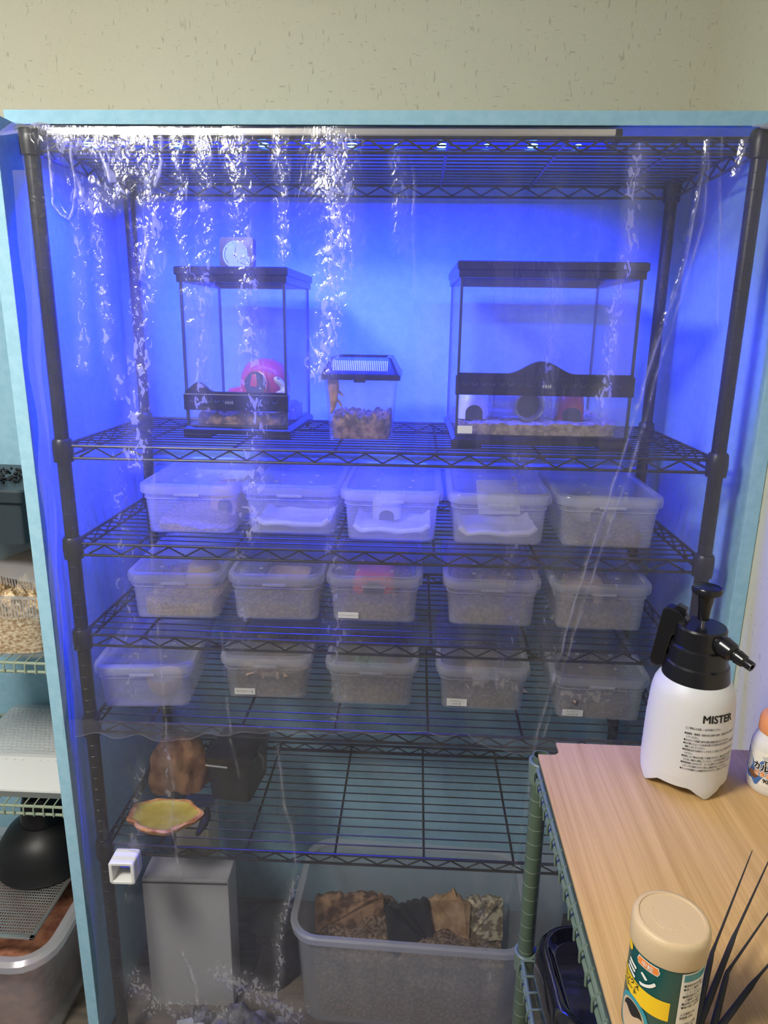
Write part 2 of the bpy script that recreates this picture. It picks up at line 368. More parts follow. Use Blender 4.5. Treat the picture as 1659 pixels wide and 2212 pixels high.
# ================================================================== BLACK WIRE RACK
HW, DP = .585, .40
SHZ = [1.800, 1.290, 1.104, .918, .727, .433]
rack = thing('wire_rack', 'tall black steel wire rack with six shelves under blue light', 'shelf rack', (0, DP/2, FL))
def wire_shelf(z, sp=.0615):
    mb = MB(); r = .0031; x0, x1, y0, y1 = -HW+.012, HW-.012, 0.0, DP; zl = z-.0255
    for y in (y0, y1):
        mb.tube([(x0,y,z-.003),(x1,y,z-.003)], r, 8); mb.tube([(x0,y,zl),(x1,y,zl)], r*.9, 8)
        pts = []; n = int((x1-x0-.03)/(sp/2)); 
        for k in range(n+1):
            pts.append((x0+.018+k*sp/2, y, (z-.006) if k % 2 else (zl+.003)))
        mb.tube(pts, .0019, 6)
    for x in (-HW, HW):
        mb.tube([(x,.012,z-.003),(x,DP-.012,z-.003)], r, 8); mb.tube([(x,.012,zl),(x,DP-.012,zl)], r*.9, 8)
        pts = []; n = int((DP-.04)/(sp/2))
        for k in range(n+1): pts.append((x, .02+k*sp/2, (z-.006) if k % 2 else (zl+.003)))
        mb.tube(pts, .0019, 6)
    for k in range(1, 14):
        y = DP*k/14; mb.tube([(-HW,y,z-.0015),(HW,y,z-.0015)], .0016, 6)
    for k in range(6):
        x = -.4665+.1875*k; mb.tube([(x,-.004,z-.007),(x,DP+.004,z-.007)], .0028, 6)
    for x in (-HW, HW):
        for y in (0, DP):
            mb.lathe([(.0133,-.032),(.0175,-.032),(.0185,-.012),(.0175,.006),(.0150,.010),(.0133,.010)], 16, (x,y,z))
    return mb
for z in SHZ:
    o = wire_shelf(z).build('wire_shelf', MT['black_wire'], rack); o.location = -Vector(rack.location)
for sx in (-1, 1):
    for y in (0, DP):
        prof = [(.0125, 0)]; z = .03
        while z < 1.93:
            prof += [(.0125, z),(.0121, z+.0004),(.0121, z+.0012),(.0125, z+.0016)]; z += .0255
        prof = [q for q in prof if q[1] < 1.79-FL]+[(.0125, 1.803-FL),(.0115, 1.805-FL)]
        p = MB().lathe(prof, 24).build('post', MT['black_wire'], rack, angle=12); p.location = Vector((sx*HW, y, FL))-Vector(rack.location)
        f = MB().lathe([(.009,-.001),(.016,0),(.016,.010),(.009,.014)], 16).build('foot', MT['black_pl'], p)

# ================================================================== LED LIGHT BAR
bar = thing('led_light_bar', 'long aluminium LED light bar glowing blue on the top shelf', 'light', (-.105, LEDY, 1.8005))
mb = MB()
prof = [(-.030,0.004),(-.030,.008),(-.0285,.0085),(-.0285,.0115),(-.030,.012),(-.030,.0205),(.028,.0205),(.028,.004)]
mb.loft([[(x, a, b) for a, b in prof] for x in (-.475,.475)], cap0=True, cap1=True)
mb.build('housing', MT['alu'], bar, smooth=False)
MB().bx(-.470,.470,-.022,.020,.0026,.0042).build('glow_strip', MT['led_glow'], bar, smooth=False, label='added deep blue strip standing in for the LED glow')  # added strip; its emission stands in for LED glow between the rails
for s in (-1, 1):
    MB().box((s*.480,-.001,.0122),(.012,.060,.0175)).build('end_cap', MT['black_pl'], bar, bevel=.002, smooth=False)
for k in range(6):
    x = -.415+.152*k
    o = MB().lathe([(.0010,-.0005),(.0085,-.0005),(.0085,.0036),(.006,.0040)], 16, (x, -.004, 0)).build('led', MT['led'], bar, label='bright glowing blue diode')
    x2 = x+.076
    if True:
        MB().lathe([(.0010,.0005),(.005,.0005),(.005,.0036),(.004,.0040)], 12, (x2, -.004, 0)).build('led', MT['led'], bar)

# ================================================================== CLEAR VINYL CURTAIN
def vnoise(x, z, s, seed):
    """smooth value noise, numpy"""
    rs = np.random.RandomState(seed); T = rs.rand(64, 64)
    u = x*s+100; v = z*s+100; i = np.floor(u).astype(int); j = np.floor(v).astype(int)
    fu = u-i; fv = v-j; fu = fu*fu*(3-2*fu); fv = fv*fv*(3-2*fv)
    g = lambda a, b: T[a % 64, b % 64]
    return (g(i,j)*(1-fu)+g(i+1,j)*fu)*(1-fv)+(g(i,j+1)*(1-fu)+g(i+1,j+1)*fu)*fv-.5
def pathdist(X, Z, pts):
    D = np.full(X.shape, 9.0)
    for (ax, az), (bx_, bz) in zip(pts[:-1], pts[1:]):
        dx, dz = bx_-ax, bz-az; t = np.clip(((X-ax)*dx+(Z-az)*dz)/(dx*dx+dz*dz), 0, 1)
        D = np.minimum(D, np.hypot(X-ax-t*dx, Z-az-t*dz))
    return D
CRE= [([(-0.538, 1.792), (-0.544, 1.745), (-0.544, 1.69), (-0.531, 1.673), (-0.518, 1.667), (-0.508, 1.683), (-0.502, 1.718), (-0.501, 1.779)], 0.0025, 1.0), ([(-0.358, 1.789), (-0.357, 1.753), (-0.371, 1.719)], 0.0051, 1.0), ([(-0.387, 1.635), (-0.396, 1.606), (-0.405, 1.574)], 0.0042, 0.8), ([(-0.457, 1.766), (-0.449, 1.745), (-0.445, 1.725)], 0.0042, 1.0), ([(-0.504, 1.765), (-0.501, 1.738), (-0.493, 1.704)], 0.0051, 0.9), ([(0.49, 1.788), (0.486, 1.71), (0.481, 1.67), (0.477, 1.615), (0.448, 1.486), (0.408, 1.277), (0.38, 1.16), (0.35, 1.028), (0.328, 0.889), (0.304, 0.741)], 0.0034, 0.55), ([(0.491, 1.788), (0.498, 1.71), (0.497, 1.67), (0.485, 1.601), (0.462, 1.486), (0.428, 1.277), (0.4, 1.16), (0.368, 1.029), (0.34, 0.889), (0.317, 0.742)], 0.0034, 0.4), ([(0.512, 1.792), (0.518, 1.724), (0.542, 1.516)], 0.0034, 0.35), ([(0.549, 1.789), (0.546, 1.76), (0.539, 1.737)], 0.0042, 0.8), ([(-0.403, 1.266), (-0.419, 1.155), (-0.421, 1.048), (-0.419, 0.908), (-0.419, 0.711)], 0.0034, 0.3), ([(-0.298, 0.941), (-0.294, 0.815), (-0.292, 0.715)], 0.0034, 0.3), ([(0.043, 1.748), (0.047, 1.553)], 0.0017, 0.25), ([(-0.526, 1.785), (-0.521, 1.765), (-0.518, 1.718)], 0.0017, 0.35)]  # fold lines whose bright highlights are painted as whitening
BAN= [([(-0.509, 1.662), (-0.511, 1.605), (-0.523, 1.425)], 0.0136, 0.6), ([(-0.474, 1.662), (-0.474, 1.577), (-0.473, 1.457), (-0.453, 1.387)], 0.0153, 0.6), ([(-0.379, 1.766), (-0.382, 1.663), (-0.394, 1.577), (-0.42, 1.427), (-0.44, 1.265)], 0.022, 0.8), ([(-0.331, 1.786), (-0.335, 1.65), (-0.327, 1.504)], 0.0119, 0.6), ([(-0.286, 1.766), (-0.295, 1.664), (-0.31, 1.505), (-0.319, 1.349)], 0.0186, 0.6), ([(-0.226, 1.786), (-0.238, 1.664), (-0.23, 1.579), (-0.221, 1.351), (-0.238, 1.143)], 0.022, 0.65), ([(-0.165, 1.786), (-0.166, 1.686), (-0.172, 1.609)], 0.0119, 0.7), ([(-0.078, 1.787), (-0.075, 1.686), (-0.068, 1.631), (-0.089, 1.545), (-0.105, 1.432)], 0.0271, 0.95), ([(0.019, 1.767), (0.028, 1.666), (0.032, 1.625)], 0.0153, 0.3), ([(0.391, 1.769), (0.385, 1.586), (0.377, 1.514), (0.369, 1.363)], 0.0153, 0.8), ([(0.275, 1.585), (0.276, 1.361)], 0.0169, 0.3), ([(-0.534, 1.785), (-0.431, 1.766), (-0.444, 1.704), (-0.49, 1.697)], 0.0237, 0.9), ([(0.243, 1.281), (0.245, 0.837)], 0.0254, 0.3), ([(-0.266, 1.269), (-0.263, 0.914)], 0.0254, 0.3), ([(-0.087, 1.19), (-0.079, 0.765)], 0.0254, 0.35), ([(-0.47, 1.264), (-0.485, 0.808)], 0.0254, 0.35), ([(0.328, 1.201), (0.314, 0.84)], 0.0339, 0.3)]  # crumpled bands; their white highlights are painted as haze over the bump
LCRE= [([(-0.421, 0.706), (-0.414, 0.6), (-0.425, 0.501), (-0.413, 0.375)], 0.0042, 0.45), ([(-0.294, 0.711), (-0.28, 0.628)], 0.0034, 0.3), ([(-0.199, 0.705), (-0.191, 0.568), (-0.171, 0.503), (-0.168, 0.413), (-0.195, 0.282)], 0.0051, 0.45), ([(0.305, 0.738), (0.292, 0.527), (0.267, 0.31)], 0.0034, 0.3), ([(-0.42, 0.182), (-0.394, 0.095), (-0.394, 0.004)], 0.0068, 0.7)]
LBAN= [([(-0.481, 0.65), (-0.503, 0.485), (-0.532, 0.309)], 0.0136, 0.4), ([(-0.421, 0.706), (-0.425, 0.489)], 0.0153, 0.45), ([(-0.168, 0.39), (-0.205, 0.269), (-0.215, 0.081)], 0.0119, 0.7), ([(-0.336, 0.124), (-0.256, 0.079), (-0.175, 0.032)], 0.0339, 1.0), ([(-0.534, 0.098), (-0.498, 0.023), (-0.341, 0.014)], 0.0339, 0.8), ([(-0.016, 0.672), (0.076, 0.624)], 0.0254, 0.25), ([(0.214, 0.412), (0.249, 0.114)], 0.0136, 0.4)]
def curtain(name, label, xl, xr, zt, zb, y0, nx, nz, creases, bands, amp, seed, top_pin=True):
    """xl/xr/zb are functions along the sheet"""
    s = np.linspace(0, 1, nx); t = np.linspace(0, 1, nz); S, T = np.meshgrid(s, t)
    Z0 = zt+(zb(xl(zt)+(xr(zt)-xl(zt))*S)-zt)*T
    X = xl(Z0)+(xr(Z0)-xl(Z0))*S; Z = Z0
    crk = np.zeros(X.shape); crs = np.zeros(X.shape); Y = np.full(X.shape, y0)
    wob = vnoise(X, Z, 28, seed+5)*.010
    for pts, w, st in bands:
        d = pathdist(X+wob, Z, pts); crk = np.maximum(crk, st*np.exp(-(d/w)**2)); Y -= .006*st*np.exp(-(d/(w*1.3))**2)
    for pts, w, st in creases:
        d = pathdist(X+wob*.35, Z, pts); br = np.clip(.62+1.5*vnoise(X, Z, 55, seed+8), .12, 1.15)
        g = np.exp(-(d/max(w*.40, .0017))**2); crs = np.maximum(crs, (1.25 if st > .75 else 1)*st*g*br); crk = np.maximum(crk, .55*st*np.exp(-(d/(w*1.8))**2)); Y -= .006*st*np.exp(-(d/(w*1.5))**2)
    drop = np.clip((zt-Z)/.10, 0, 1) if top_pin else np.ones(X.shape)
    fold = vnoise(X+vnoise(X,Z,3,seed)*.05, Z*.12, 17, seed+1)*1.2+vnoise(X, Z*.10, 38, seed+2)*.55
    Y += amp*fold*(.25+.75*drop)
    Y += (.0022*vnoise(X+.4*Z, Z*.6-.3*X, 24, seed+3)+.0009*vnoise(X-.6*Z, Z+.5*X, 70, seed+4))*(.25+2.6*crk)
    # gathered rim: hem edge is slightly thicker / whitened
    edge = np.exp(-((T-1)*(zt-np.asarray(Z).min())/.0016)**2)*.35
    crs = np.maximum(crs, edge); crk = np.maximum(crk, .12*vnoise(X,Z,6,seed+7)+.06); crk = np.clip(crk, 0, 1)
    Y = np.minimum(Y, y0+.006)
    V = np.stack([X.ravel(), Y.ravel(), Z.ravel()], 1)
    me = bpy.data.meshes.new(name); a = np.arange(nx*nz).reshape(nz, nx)
    F = np.stack([a[:-1,:-1].ravel(), a[:-1,1:].ravel(), a[1:,1:].ravel(), a[1:,:-1].ravel()], 1)
    me.vertices.add(len(V)); me.vertices.foreach_set('co', V.ravel()); me.loops.add(F.size); me.loops.foreach_set('vertex_index', F.ravel())
    me.polygons.add(len(F)); me.polygons.foreach_set('loop_start', np.arange(0, F.size, 4)); me.update(calc_edges=True)
    me.polygons.foreach_set('use_smooth', np.ones(len(F), bool))
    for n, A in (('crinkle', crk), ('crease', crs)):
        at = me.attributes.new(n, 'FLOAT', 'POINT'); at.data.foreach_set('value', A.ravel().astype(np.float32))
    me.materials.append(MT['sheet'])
    o = bpy.data.objects.new(name, me); COL.objects.link(o); tag(o, label, 'plastic curtain'); return o
HEM = [(-.62,.692),(-.563,.713),(-.502,.71),(-.401,.702),(-.307,.724),(-.198,.727),(-.107,.733),(.073,.741),(.162,.74),(.217,.712),(.298,.70),(.45,.69),(.63,.70)]
hemf = lambda x: np.interp(x, [h[0] for h in HEM], [h[1] for h in HEM])+.003*np.sin(np.asarray(x)*90)
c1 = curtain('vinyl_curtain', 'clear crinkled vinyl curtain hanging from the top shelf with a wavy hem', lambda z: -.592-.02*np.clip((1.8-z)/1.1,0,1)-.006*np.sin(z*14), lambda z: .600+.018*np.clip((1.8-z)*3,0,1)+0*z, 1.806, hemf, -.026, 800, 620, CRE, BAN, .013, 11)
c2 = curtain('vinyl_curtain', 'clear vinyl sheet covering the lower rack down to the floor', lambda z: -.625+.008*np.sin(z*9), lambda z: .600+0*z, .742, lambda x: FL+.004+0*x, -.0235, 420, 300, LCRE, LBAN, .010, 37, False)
# top flaps of the curtain folded over the shelf corners
def flap(pts, label):
    mb = MB(); n = len(pts); k = 8
    # fan grid with a little bulge
    c = sum((Vector(p) for p in pts), Vector())/n
    rings = [[Vector(p)*(1-i/k)+c*(i/k)+Vector((0,-.004*math.sin(i*1.3+q),.003*math.sin(i*2+q*1.7))) for q, p in enumerate(pts)] for i in range(k)]
    mb.loft(rings, cap1=True); return mb
flap([(-.628,-.030,1.790),(-.592,-.034,1.806),(-.560,-.026,1.806),(-.550,.010,1.808),(-.566,.028,1.822),(-.590,.040,1.828),(-.61,.03,1.812)], '').build('corner_flap', MT['rimp'], c1, label='cloudy folded corner of the sheet')
flap([(.555,-.027,1.807),(.590,-.040,1.800),(.625,-.055,1.772),(.655,-.060,1.790),(.650,-.030,1.822),(.610,-.02,1.826),(.575,-.01,1.815)], '').build('corner_flap', MT['rimp'], c1, label='cloudy folded corner of the sheet')
# left edge of the sheet doubled into a long narrow strip ending in a point
mb = MB(); L_ = []; R_ = []
for k in range(41):
    u = k/40; z = 1.74-u*1.04; w = .019*(1-u**4)+.001
    xl = -.603-.022*u+.002*math.sin(k*.9)
    L_.append((xl, -.034-.004*math.sin(k*.7), z)); R_.append((xl+w, -.030-.003*math.sin(k*.5+1), z))
vs = L_+R_; mb.add(vs, [(i,i+1,41+i+1,41+i) for i in range(40)])
mb.build('folded_edge', MT['edge_film'], c1, label='cloudy folded left edge strip')
# ================================================================== TEXT HELPERS
def text_mesh(s, size, bold=0.0, sx=1.0, align='LEFT'):
    c = bpy.data.curves.new('printed_text', 'FONT'); c.body = s; c.size = size; c.align_x = align; c.resolution_u = 3
    o = bpy.data.objects.new('tmp_text', c); COL.objects.link(o); bpy.context.view_layer.update()
    dg = bpy.context.evaluated_depsgraph_get(); me = bpy.data.meshes.new_from_object(o.evaluated_get(dg))
    bpy.data.objects.remove(o); bpy.data.curves.remove(c)
    co = [(v.co.x*sx, v.co.y) for v in me.vertices]; fs = [tuple(p.vertices) for p in me.polygons]; bpy.data.meshes.remove(me)
    return co, fs
def join_text(items):
    """items: (text, x, y, size, bold, sx, align) -> one flat outline set"""
    V, F = [], []
    for s, x, y, size, b, sx, al in items:
        co, fs = text_mesh(s, size, b, sx, al)
        for dx, dy in ([(0,0)] if not b else [(b*p, b*q) for p, q in ((0,0),(1,0),(-1,0),(0,1),(0,-1),(.7,.7),(-.7,.7),(.7,-.7),(-.7,-.7))]):
            k = len(V); V += [(a+x+dx, c+y+dy) for a, c in co]; F += [tuple(k+i for i in f) for f in fs]
    return V, F
def flat_text(name, items, mat, parent, fn):
    V, F = join_text(items); me = bpy.data.meshes.new(name); me.from_pydata([fn(a, b) for a, b in V], [], F); me.update(); me.materials.append(mat)
    o = bpy.data.objects.new(name, me); COL.objects.link(o); o.parent = parent; return o
def on_cyl(R, a0, z0, eps=.0004, tilt=0.0, Rf=None):
    """wrap (u,v) on a vertical cylinder, u=0 at angle a0"""
    def f(u, v):
        z = z0+v+u*tilt; r = (Rf(z) if Rf else R)+eps; a = a0+u/R
        return (r*math.cos(a), r*math.sin(a), z)
    return f
def cyl_patch(R, a0, a1, z0, z1, n=24, m=8, eps=.0002, outline=None, Rf=None):
    """patch on a cylinder; outline(u in 0..1) -> (zlo, zhi)"""
    mb = MB(); vs = []; fs = []
    for i in range(n+1):
        u = i/n; a = a0+(a1-a0)*u; lo, hi = outline(u) if outline else (z0, z1)
        for j in range(m+1):
            z = lo+(hi-lo)*j/m; r = (Rf(z) if Rf else R)+eps
            vs.append((r*math.cos(a), r*math.sin(a), z))
    for i in range(n):
        for j in range(m):
            fs.append((i*(m+1)+j, (i+1)*(m+1)+j, (i+1)*(m+1)+j+1, i*(m+1)+j+1))
    return mb.add(vs, fs)

# ================================================================== BEDDING, HIDES, ANIMALS
def bedding(name, mat, label, cat, loc, w, d, h, rz=0, amp=.006, seed=1, slope=0, r=.02, n=34, freq=55, taper=0.04, kind='stuff', group=None):
    """heap of granular bedding filling the base of a tub"""
    xs = np.linspace(-.5, .5, n); vs = []; fs = []
    X, Y = np.meshgrid(xs, xs, indexing='ij')
    H = h+amp*(vnoise(X*w, Y*d, freq, seed)*1.6+vnoise(X*w, Y*d, freq*3, seed+1)*1.0)+slope*X
    H = np.maximum(H, .002)
    for i in range(n):
        for j in range(n):
            x, y = xs[i], xs[j]
            # squircle the corners
            k = 1-.10*(abs(2*x)**4)*(abs(2*y)**4)
            vs.append((x*w*k, y*d*k, H[i, j]))
    for i in range(n-1):
        for j in range(n-1): fs.append((i*n+j, (i+1)*n+j, (i+1)*n+j+1, i*n+j+1))
    b = [i*n for i in range(n)]+[(n-1)*n+j for j in range(1, n)]+[i*n+n-1 for i in range(n-2, -1, -1)]+[j for j in range(n-2, 0, -1)]
    base = len(vs); s = 1-taper
    for q in b: vs.append((vs[q][0]*s, vs[q][1]*s, 0.0))
    m = len(b)
    for q in range(m): fs.append((b[q], base+q, base+(q+1) % m, b[(q+1) % m]))
    fs.append(tuple(base+q for q in range(m)))
    o = MB().add(vs, fs).build(name, mat, None, loc=loc, rz=rz)
    tag(o, label, cat, group, kind); return o
def arch_hide(name, mat, label, loc, w=.07, d=.08, h=.05, rz=0, dw=.035, dh=.028, cat='reptile hide', wall=.005):
    """hollow cave with an arched doorway at its front"""
    t = thing(name, label, cat, loc, rz)
    mb = MB()
    def ring(k, z, off=0): return rr(w*k-2*off, d*k-2*off, .022*k, z, 5)
    mb.rings([rr(w,d,.02,0,5), rr(w*.98,d*.98,.02,h*.6,5), rr(w*.92,d*.92,.022,h*.88,5), rr(w*.78,d*.80,.022,h,5), rr(w*.3,d*.3,.01,h*1.02,5)], cap0=True, cap1=True)
    o = mb.build('shell', mat, t)
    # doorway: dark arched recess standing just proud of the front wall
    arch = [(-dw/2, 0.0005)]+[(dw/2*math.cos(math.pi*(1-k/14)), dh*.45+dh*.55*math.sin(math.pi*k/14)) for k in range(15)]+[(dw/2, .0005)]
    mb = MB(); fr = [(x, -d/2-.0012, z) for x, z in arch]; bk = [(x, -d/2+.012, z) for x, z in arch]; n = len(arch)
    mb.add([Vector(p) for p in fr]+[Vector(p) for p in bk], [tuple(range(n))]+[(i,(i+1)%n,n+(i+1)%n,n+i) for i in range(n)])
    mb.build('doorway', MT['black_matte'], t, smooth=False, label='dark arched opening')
    return t
def gecko(name, mat, label, path, radii, legs, loc, rz=0, eye=True, rot=None):
    """body: chain of points nose..tail; legs: (index, [pts])"""
    me = bpy.data.meshes.new(name); vs = [Vector(p) for p in path]; es = [(i, i+1) for i in range(len(path)-1)]; rad = list(radii)
    for idx, pts in legs:
        prev = idx
        for q, p in enumerate(pts):
            vs.append(Vector(p)); rad.append(.0040 if q == 0 else (.0028 if q == 1 else .0022)); es.append((prev, len(vs)-1)); prev = len(vs)-1
        # toes
        e = Vector(pts[-1]); dirn = (e-Vector(pts[-2])).normalized()
        side = dirn.cross(Vector((0,0,1))); side = side.normalized() if side.length > .1 else Vector((1,0,0))
        for a in (-1, 0, 1):
            vs.append(e+dirn*.006+side*a*.005); rad.append(.0014); es.append((prev, len(vs)-1))
    me.from_pydata(vs, es, []); me.update()
    o = bpy.data.objects.new(name, me); COL.objects.link(o)
    m = o.modifiers.new('skin', 'SKIN'); m.use_smooth_shade = True
    for i, s in enumerate(me.skin_vertices[0].data): s.radius = (rad[i], rad[i]*(.85 if i < len(radii) else 1)); s.use_root = False
    me.skin_vertices[0].data[len(path)//2-1].use_root = True
    o.modifiers.new('sub', 'SUBSURF').levels = 2; o.modifiers['sub'].render_levels = 2
    me.materials.append(mat); o.location = loc
    o.rotation_euler = rot if rot else (0,0,rz)
    tag(o, label, 'gecko')
    if eye:
        h = vs[1]; dd = (vs[0]-vs[2]).normalized(); sd = dd.cross(Vector((0,0,1))); sd = sd.normalized() if sd.length > .1 else Vector((1,0,0))
        for s in (-1, 1):
            c = h+sd*s*radii[1]*.85+Vector((0,0,radii[1]*.35)); mb = MB(); mb.lathe([(.0003,-.0017),(.0014,-.001),(.0018,0),(.0014,.001),(.0003,.0017)], 10, c).build('eye', MT['ink'], o)
    return o
def lizard(mat, label, loc, rz=0, k=1.0, z=.009, fat=1.0, curl=.3):
    P = []; R = []
    for i in range(14):
        u = i/13; x = (.085-u*.20)*k; y = curl*.06*math.sin(u*3.2)*k
        P.append((x, y, z*(1 if u < .5 else 1-.5*(u-.5)/.5)))
    R = [.003,.0085,.0075,.0065,.010,.0125,.0125,.011,.008,.0075,.008,.007,.0045,.0015]
    R = [r*k*fat for r in R]
    legs = []
    for idx, sgn, fw in ((4,1,.5),(4,-1,.5),(8,1,-.3),(8,-1,-.3)):
        b = Vector(P[idx]); legs.append((idx, [b+Vector((fw*.010,sgn*.014,.0))*k, b+Vector((fw*.03,sgn*.024,-.003))*k, b+Vector((fw*.05+.004,sgn*.028,-z+.003))*k]))
    return gecko('gecko', mat, label, P, R, legs, loc, rz)

# ================================================================== GLASS TERRARIUMS
def terrarium(name, label, loc, w, d, h, rz, hump, group=None, two_doors=False):
    """origin at base front-left corner, x right, y back"""
    t = thing(name, label, 'terrarium', loc, rz); g = .004
    # base with feet
    mb = MB()
    def r_(x0, x1, y0, y1, z): return [(x0,y0,z),(x1,y0,z),(x1,y1,z),(x0,y1,z)]
    e = .006
    mb.rings([r_(-e, w+e, -e, d+e, .006), r_(-e, w+e, -e, d+e, .015), r_(0, w, 0, d, .021), r_(0, w, 0, d, .023)])
    for fx in (-e, w+e-.055):
        for fy in (-e, d+e-.05):
            mb.bx(fx, fx+.055, fy, fy+.05, 0, .0065)
    mb.build('base', MT['black_pl'], t, smooth=False, bevel=.001)
    zt = h-.028; z0, z1 = (.0525, .0835) if not two_doors else (.0965, .131)
    for nm, b in (('side_pane', (0, g, 0, d, .023, zt)), ('side_pane', (w-g, w, 0, d, .023, zt)), ('rear_pane', (g, w-g, d-g, d, .023, zt)), ('lower_front_pane', (g, w-g, .002, .002+g, .023, z0+.004))):
        o = MB().bx(*b).build(nm, MT['glass'], t, smooth=False)
    if two_doors:
        MB().bx(g+.002, w/2-.0006, .002, .002+g, z1+.004, zt-.002).build('glass_door', MT['glass'], t, smooth=False)
        MB().bx(w/2+.0006, w-g-.002, .002, .002+g, z1+.004, zt-.002).build('glass_door', MT['glass'], t, smooth=False)
    else:
        MB().bx(g+.002, w-g-.002, .002, .002+g, z1+.004, zt-.002).build('glass_door', MT['glass'], t, smooth=False)
    for x, y in ((0,0),(w-.004,0),(0,d-.004),(w-.004,d-.004)):
        MB().bx(x-.0004, x+.0044, y-.0004, y+.0044, .023, zt).build('corner_seal', MT['glass_edge'], t, smooth=False)
    # front rail with ventilation slots
    mb = MB().bx(-.0025, w+.0025, -.006, .010, z0, z1)
    rail = mb.build('front_rail', MT['black_pl'], t, smooth=False, bevel=.0015)
    for x in np.arange(.015, w-.01, .016):
        if abs(x-w/2) > .02: MB().tube([(x+.005*math.cos(a), -.0065, (z0+z1)/2+.005+.005*math.sin(a)) for a in np.linspace(3.3, 6.1, 7)], .0009, 5).build('vent_slot', MT['dark_grey'], rail)
    # rounded hump of the door lock
    n = 24; poly = []
    hx, hw, hh = hump
    for k in range(n+1):
        u = k/n*2-1; poly.append((hx+u*hw, z1+.004+hh*(.5+.5*math.cos(u*math.pi))))
    top = [(0, z1), (0, z1+.004)] + [p for p in poly if 0 < p[0] < w] + [(w, z1+.004), (w, z1)]
    mb = MB(); N_ = len(top); mb.add([(x, -.003, z) for x, z in top]+[(x, .008, z) for x, z in top], [tuple(range(N_)), tuple(range(2*N_-1, N_-1, -1))]+[(i,(i+1)%N_,N_+(i+1)%N_,N_+i) for i in range(N_)])
    mb.build('door_frame', MT['black_pl'], t, smooth=False)
    bd = MB().lathe([(.011,0),(.011,.0012),(.009,.0016)], 24).build('badge', MT['black_gloss'], rail); bd.scale = (1,.62,1)
    bd.rotation_euler = (math.pi/2,0,0); bd.location = (w/2-.012 if not two_doors else w/2+.003, -.0062, (z0+z1)/2)
    mb = MB()
    for k, (x, ww, hh2) in enumerate(((-.006,.0035,.007),(-.0015,.003,.008),(.0028,.0030,.006),(.0065,.0028,.0075))): mb.bx(x-ww/2, x+ww/2, -hh2/2*1.2, hh2/2*1.2, .0017, .0020)
    mb.build('emblem', MT['silver'], bd, smooth=False)
    # top frame
    mb = MB()
    o_ = .004
    mb.rings([r_(-o_, w+o_, -o_, d+o_, zt), r_(-o_, w+o_, -o_, d+o_, h-.016), r_(-o_-.003, w+o_+.003, -o_-.003, d+o_+.003, h-.014), r_(-o_-.003, w+o_+.003, -o_-.003, d+o_+.003, h-.002), r_(-o_+.001, w+o_-.001, -o_+.001, d+o_-.001, h),
              r_(.012, w-.012, .012, d-.012, h), r_(.012, w-.012, .012, d-.012, h-.010), r_(.006, w-.006, .006, d-.006, zt), r_(-o_, w+o_, -o_, d+o_, zt)], cap0=False, cap1=False)
    lid = mb.build('lid_frame', MT['black_pl'], t, smooth=False, bevel=0)
    o = MB().bx(.010, w-.010, .010, d-.010, h-.0075, h-.0068).build('mesh_screen', MT['fine_mesh'], lid, smooth=False)
    return t
MT['fine_mesh'] = grid_mesh_mat('fine_mesh', (.03,.03,.035), .82, .0032, .0032, rough=.5)
S2 = 1.2918
tt = terrarium('glass_terrarium', 'tall narrow glass terrarium with one door and a small round clock on top', (-.388, .108, S2), .198, .24, .315, -.03, (.026, .030, .017))
# right wide terrarium
tw_ = terrarium('glass_terrarium', 'wide low glass terrarium with two doors and a humped black lock bar', (.128, .047, S2), .312, .30, .325, .01, (.150, .062, .022), two_doors=True)
def loc_in(t, x, y, z): return (Matrix.Translation(t.location) @ Matrix.Rotation(t.rotation_euler.z, 4, 'Z') @ Vector((x, y, z)))
# clear plate sticker
st = MB().bx(.004, .031, -.0008, .0014, .026, .040).build('paper_sticker', MT['sticker'], tw_, smooth=False, label='small pale sticker at the lower left corner')
# contents of the tall terrarium
bedding('husk_bedding', MT['chips'], 'brown husk chip bedding on the floor of the tall glass terrarium', 'bedding', loc_in(tt, .099, .122, .0235), .184, .222, .018, -.03, .012, 21, n=46, freq=70, taper=0)
h = thing('pipe_cave', 'glossy red round cave with a big dark hole in the tall terrarium', 'reptile hide', loc_in(tt, .132, .100, .052), -.03)
mb = MB(); mb.lathe([(.020,.0),(.040,.004),(.049,.025),(.0505,.045),(.047,.066),(.036,.084),(.018,.093),(.004,.095)], 36).build('dome', MT['red'], h)
tb = MB(); tb.lathe([(.0255,-.012),(.0265,-.004),(.0262,.003),(.0240,.0035),(.0235,-.003),(.0255,-.012)], 32, cap0=False, cap1=False)
q = tb.build('rim', MT['red'], h); q.rotation_euler = (math.radians(82), 0, math.radians(-14)); q.location = (-.008, -.0445, .047)
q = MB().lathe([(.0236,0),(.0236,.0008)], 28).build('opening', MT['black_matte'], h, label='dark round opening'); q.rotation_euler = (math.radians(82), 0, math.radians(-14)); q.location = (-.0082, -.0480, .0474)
mb = MB(); mb.lathe([(.022,0),(.030,.010),(.030,.024),(.022,.034),(.006,.038)], 28, (-.050,-.006,.0)); mb.build('side_pod', MT['red'], h)
mb = MB(); mb.lathe([(.045,-.012),(.052,-.008),(.050,0),(.03,.004)], 28, (-.010,0,.0)); mb.build('foot_plate', MT['red'], h)
P = [(-.006,-.004,.064),(-.001,0,.060),(.006,.004,.054),(.012,.006,.044),(.014,.006,.034),(.013,.006,.022),(.012,.008,.010),(.016,.012,.002),(.010,.024,-.004),(-.005,.034,-.006),(-.022,.040,-.006)]
R = [.004,.0085,.0095,.0075,.010,.0115,.010,.006,.0045,.0035,.0015]
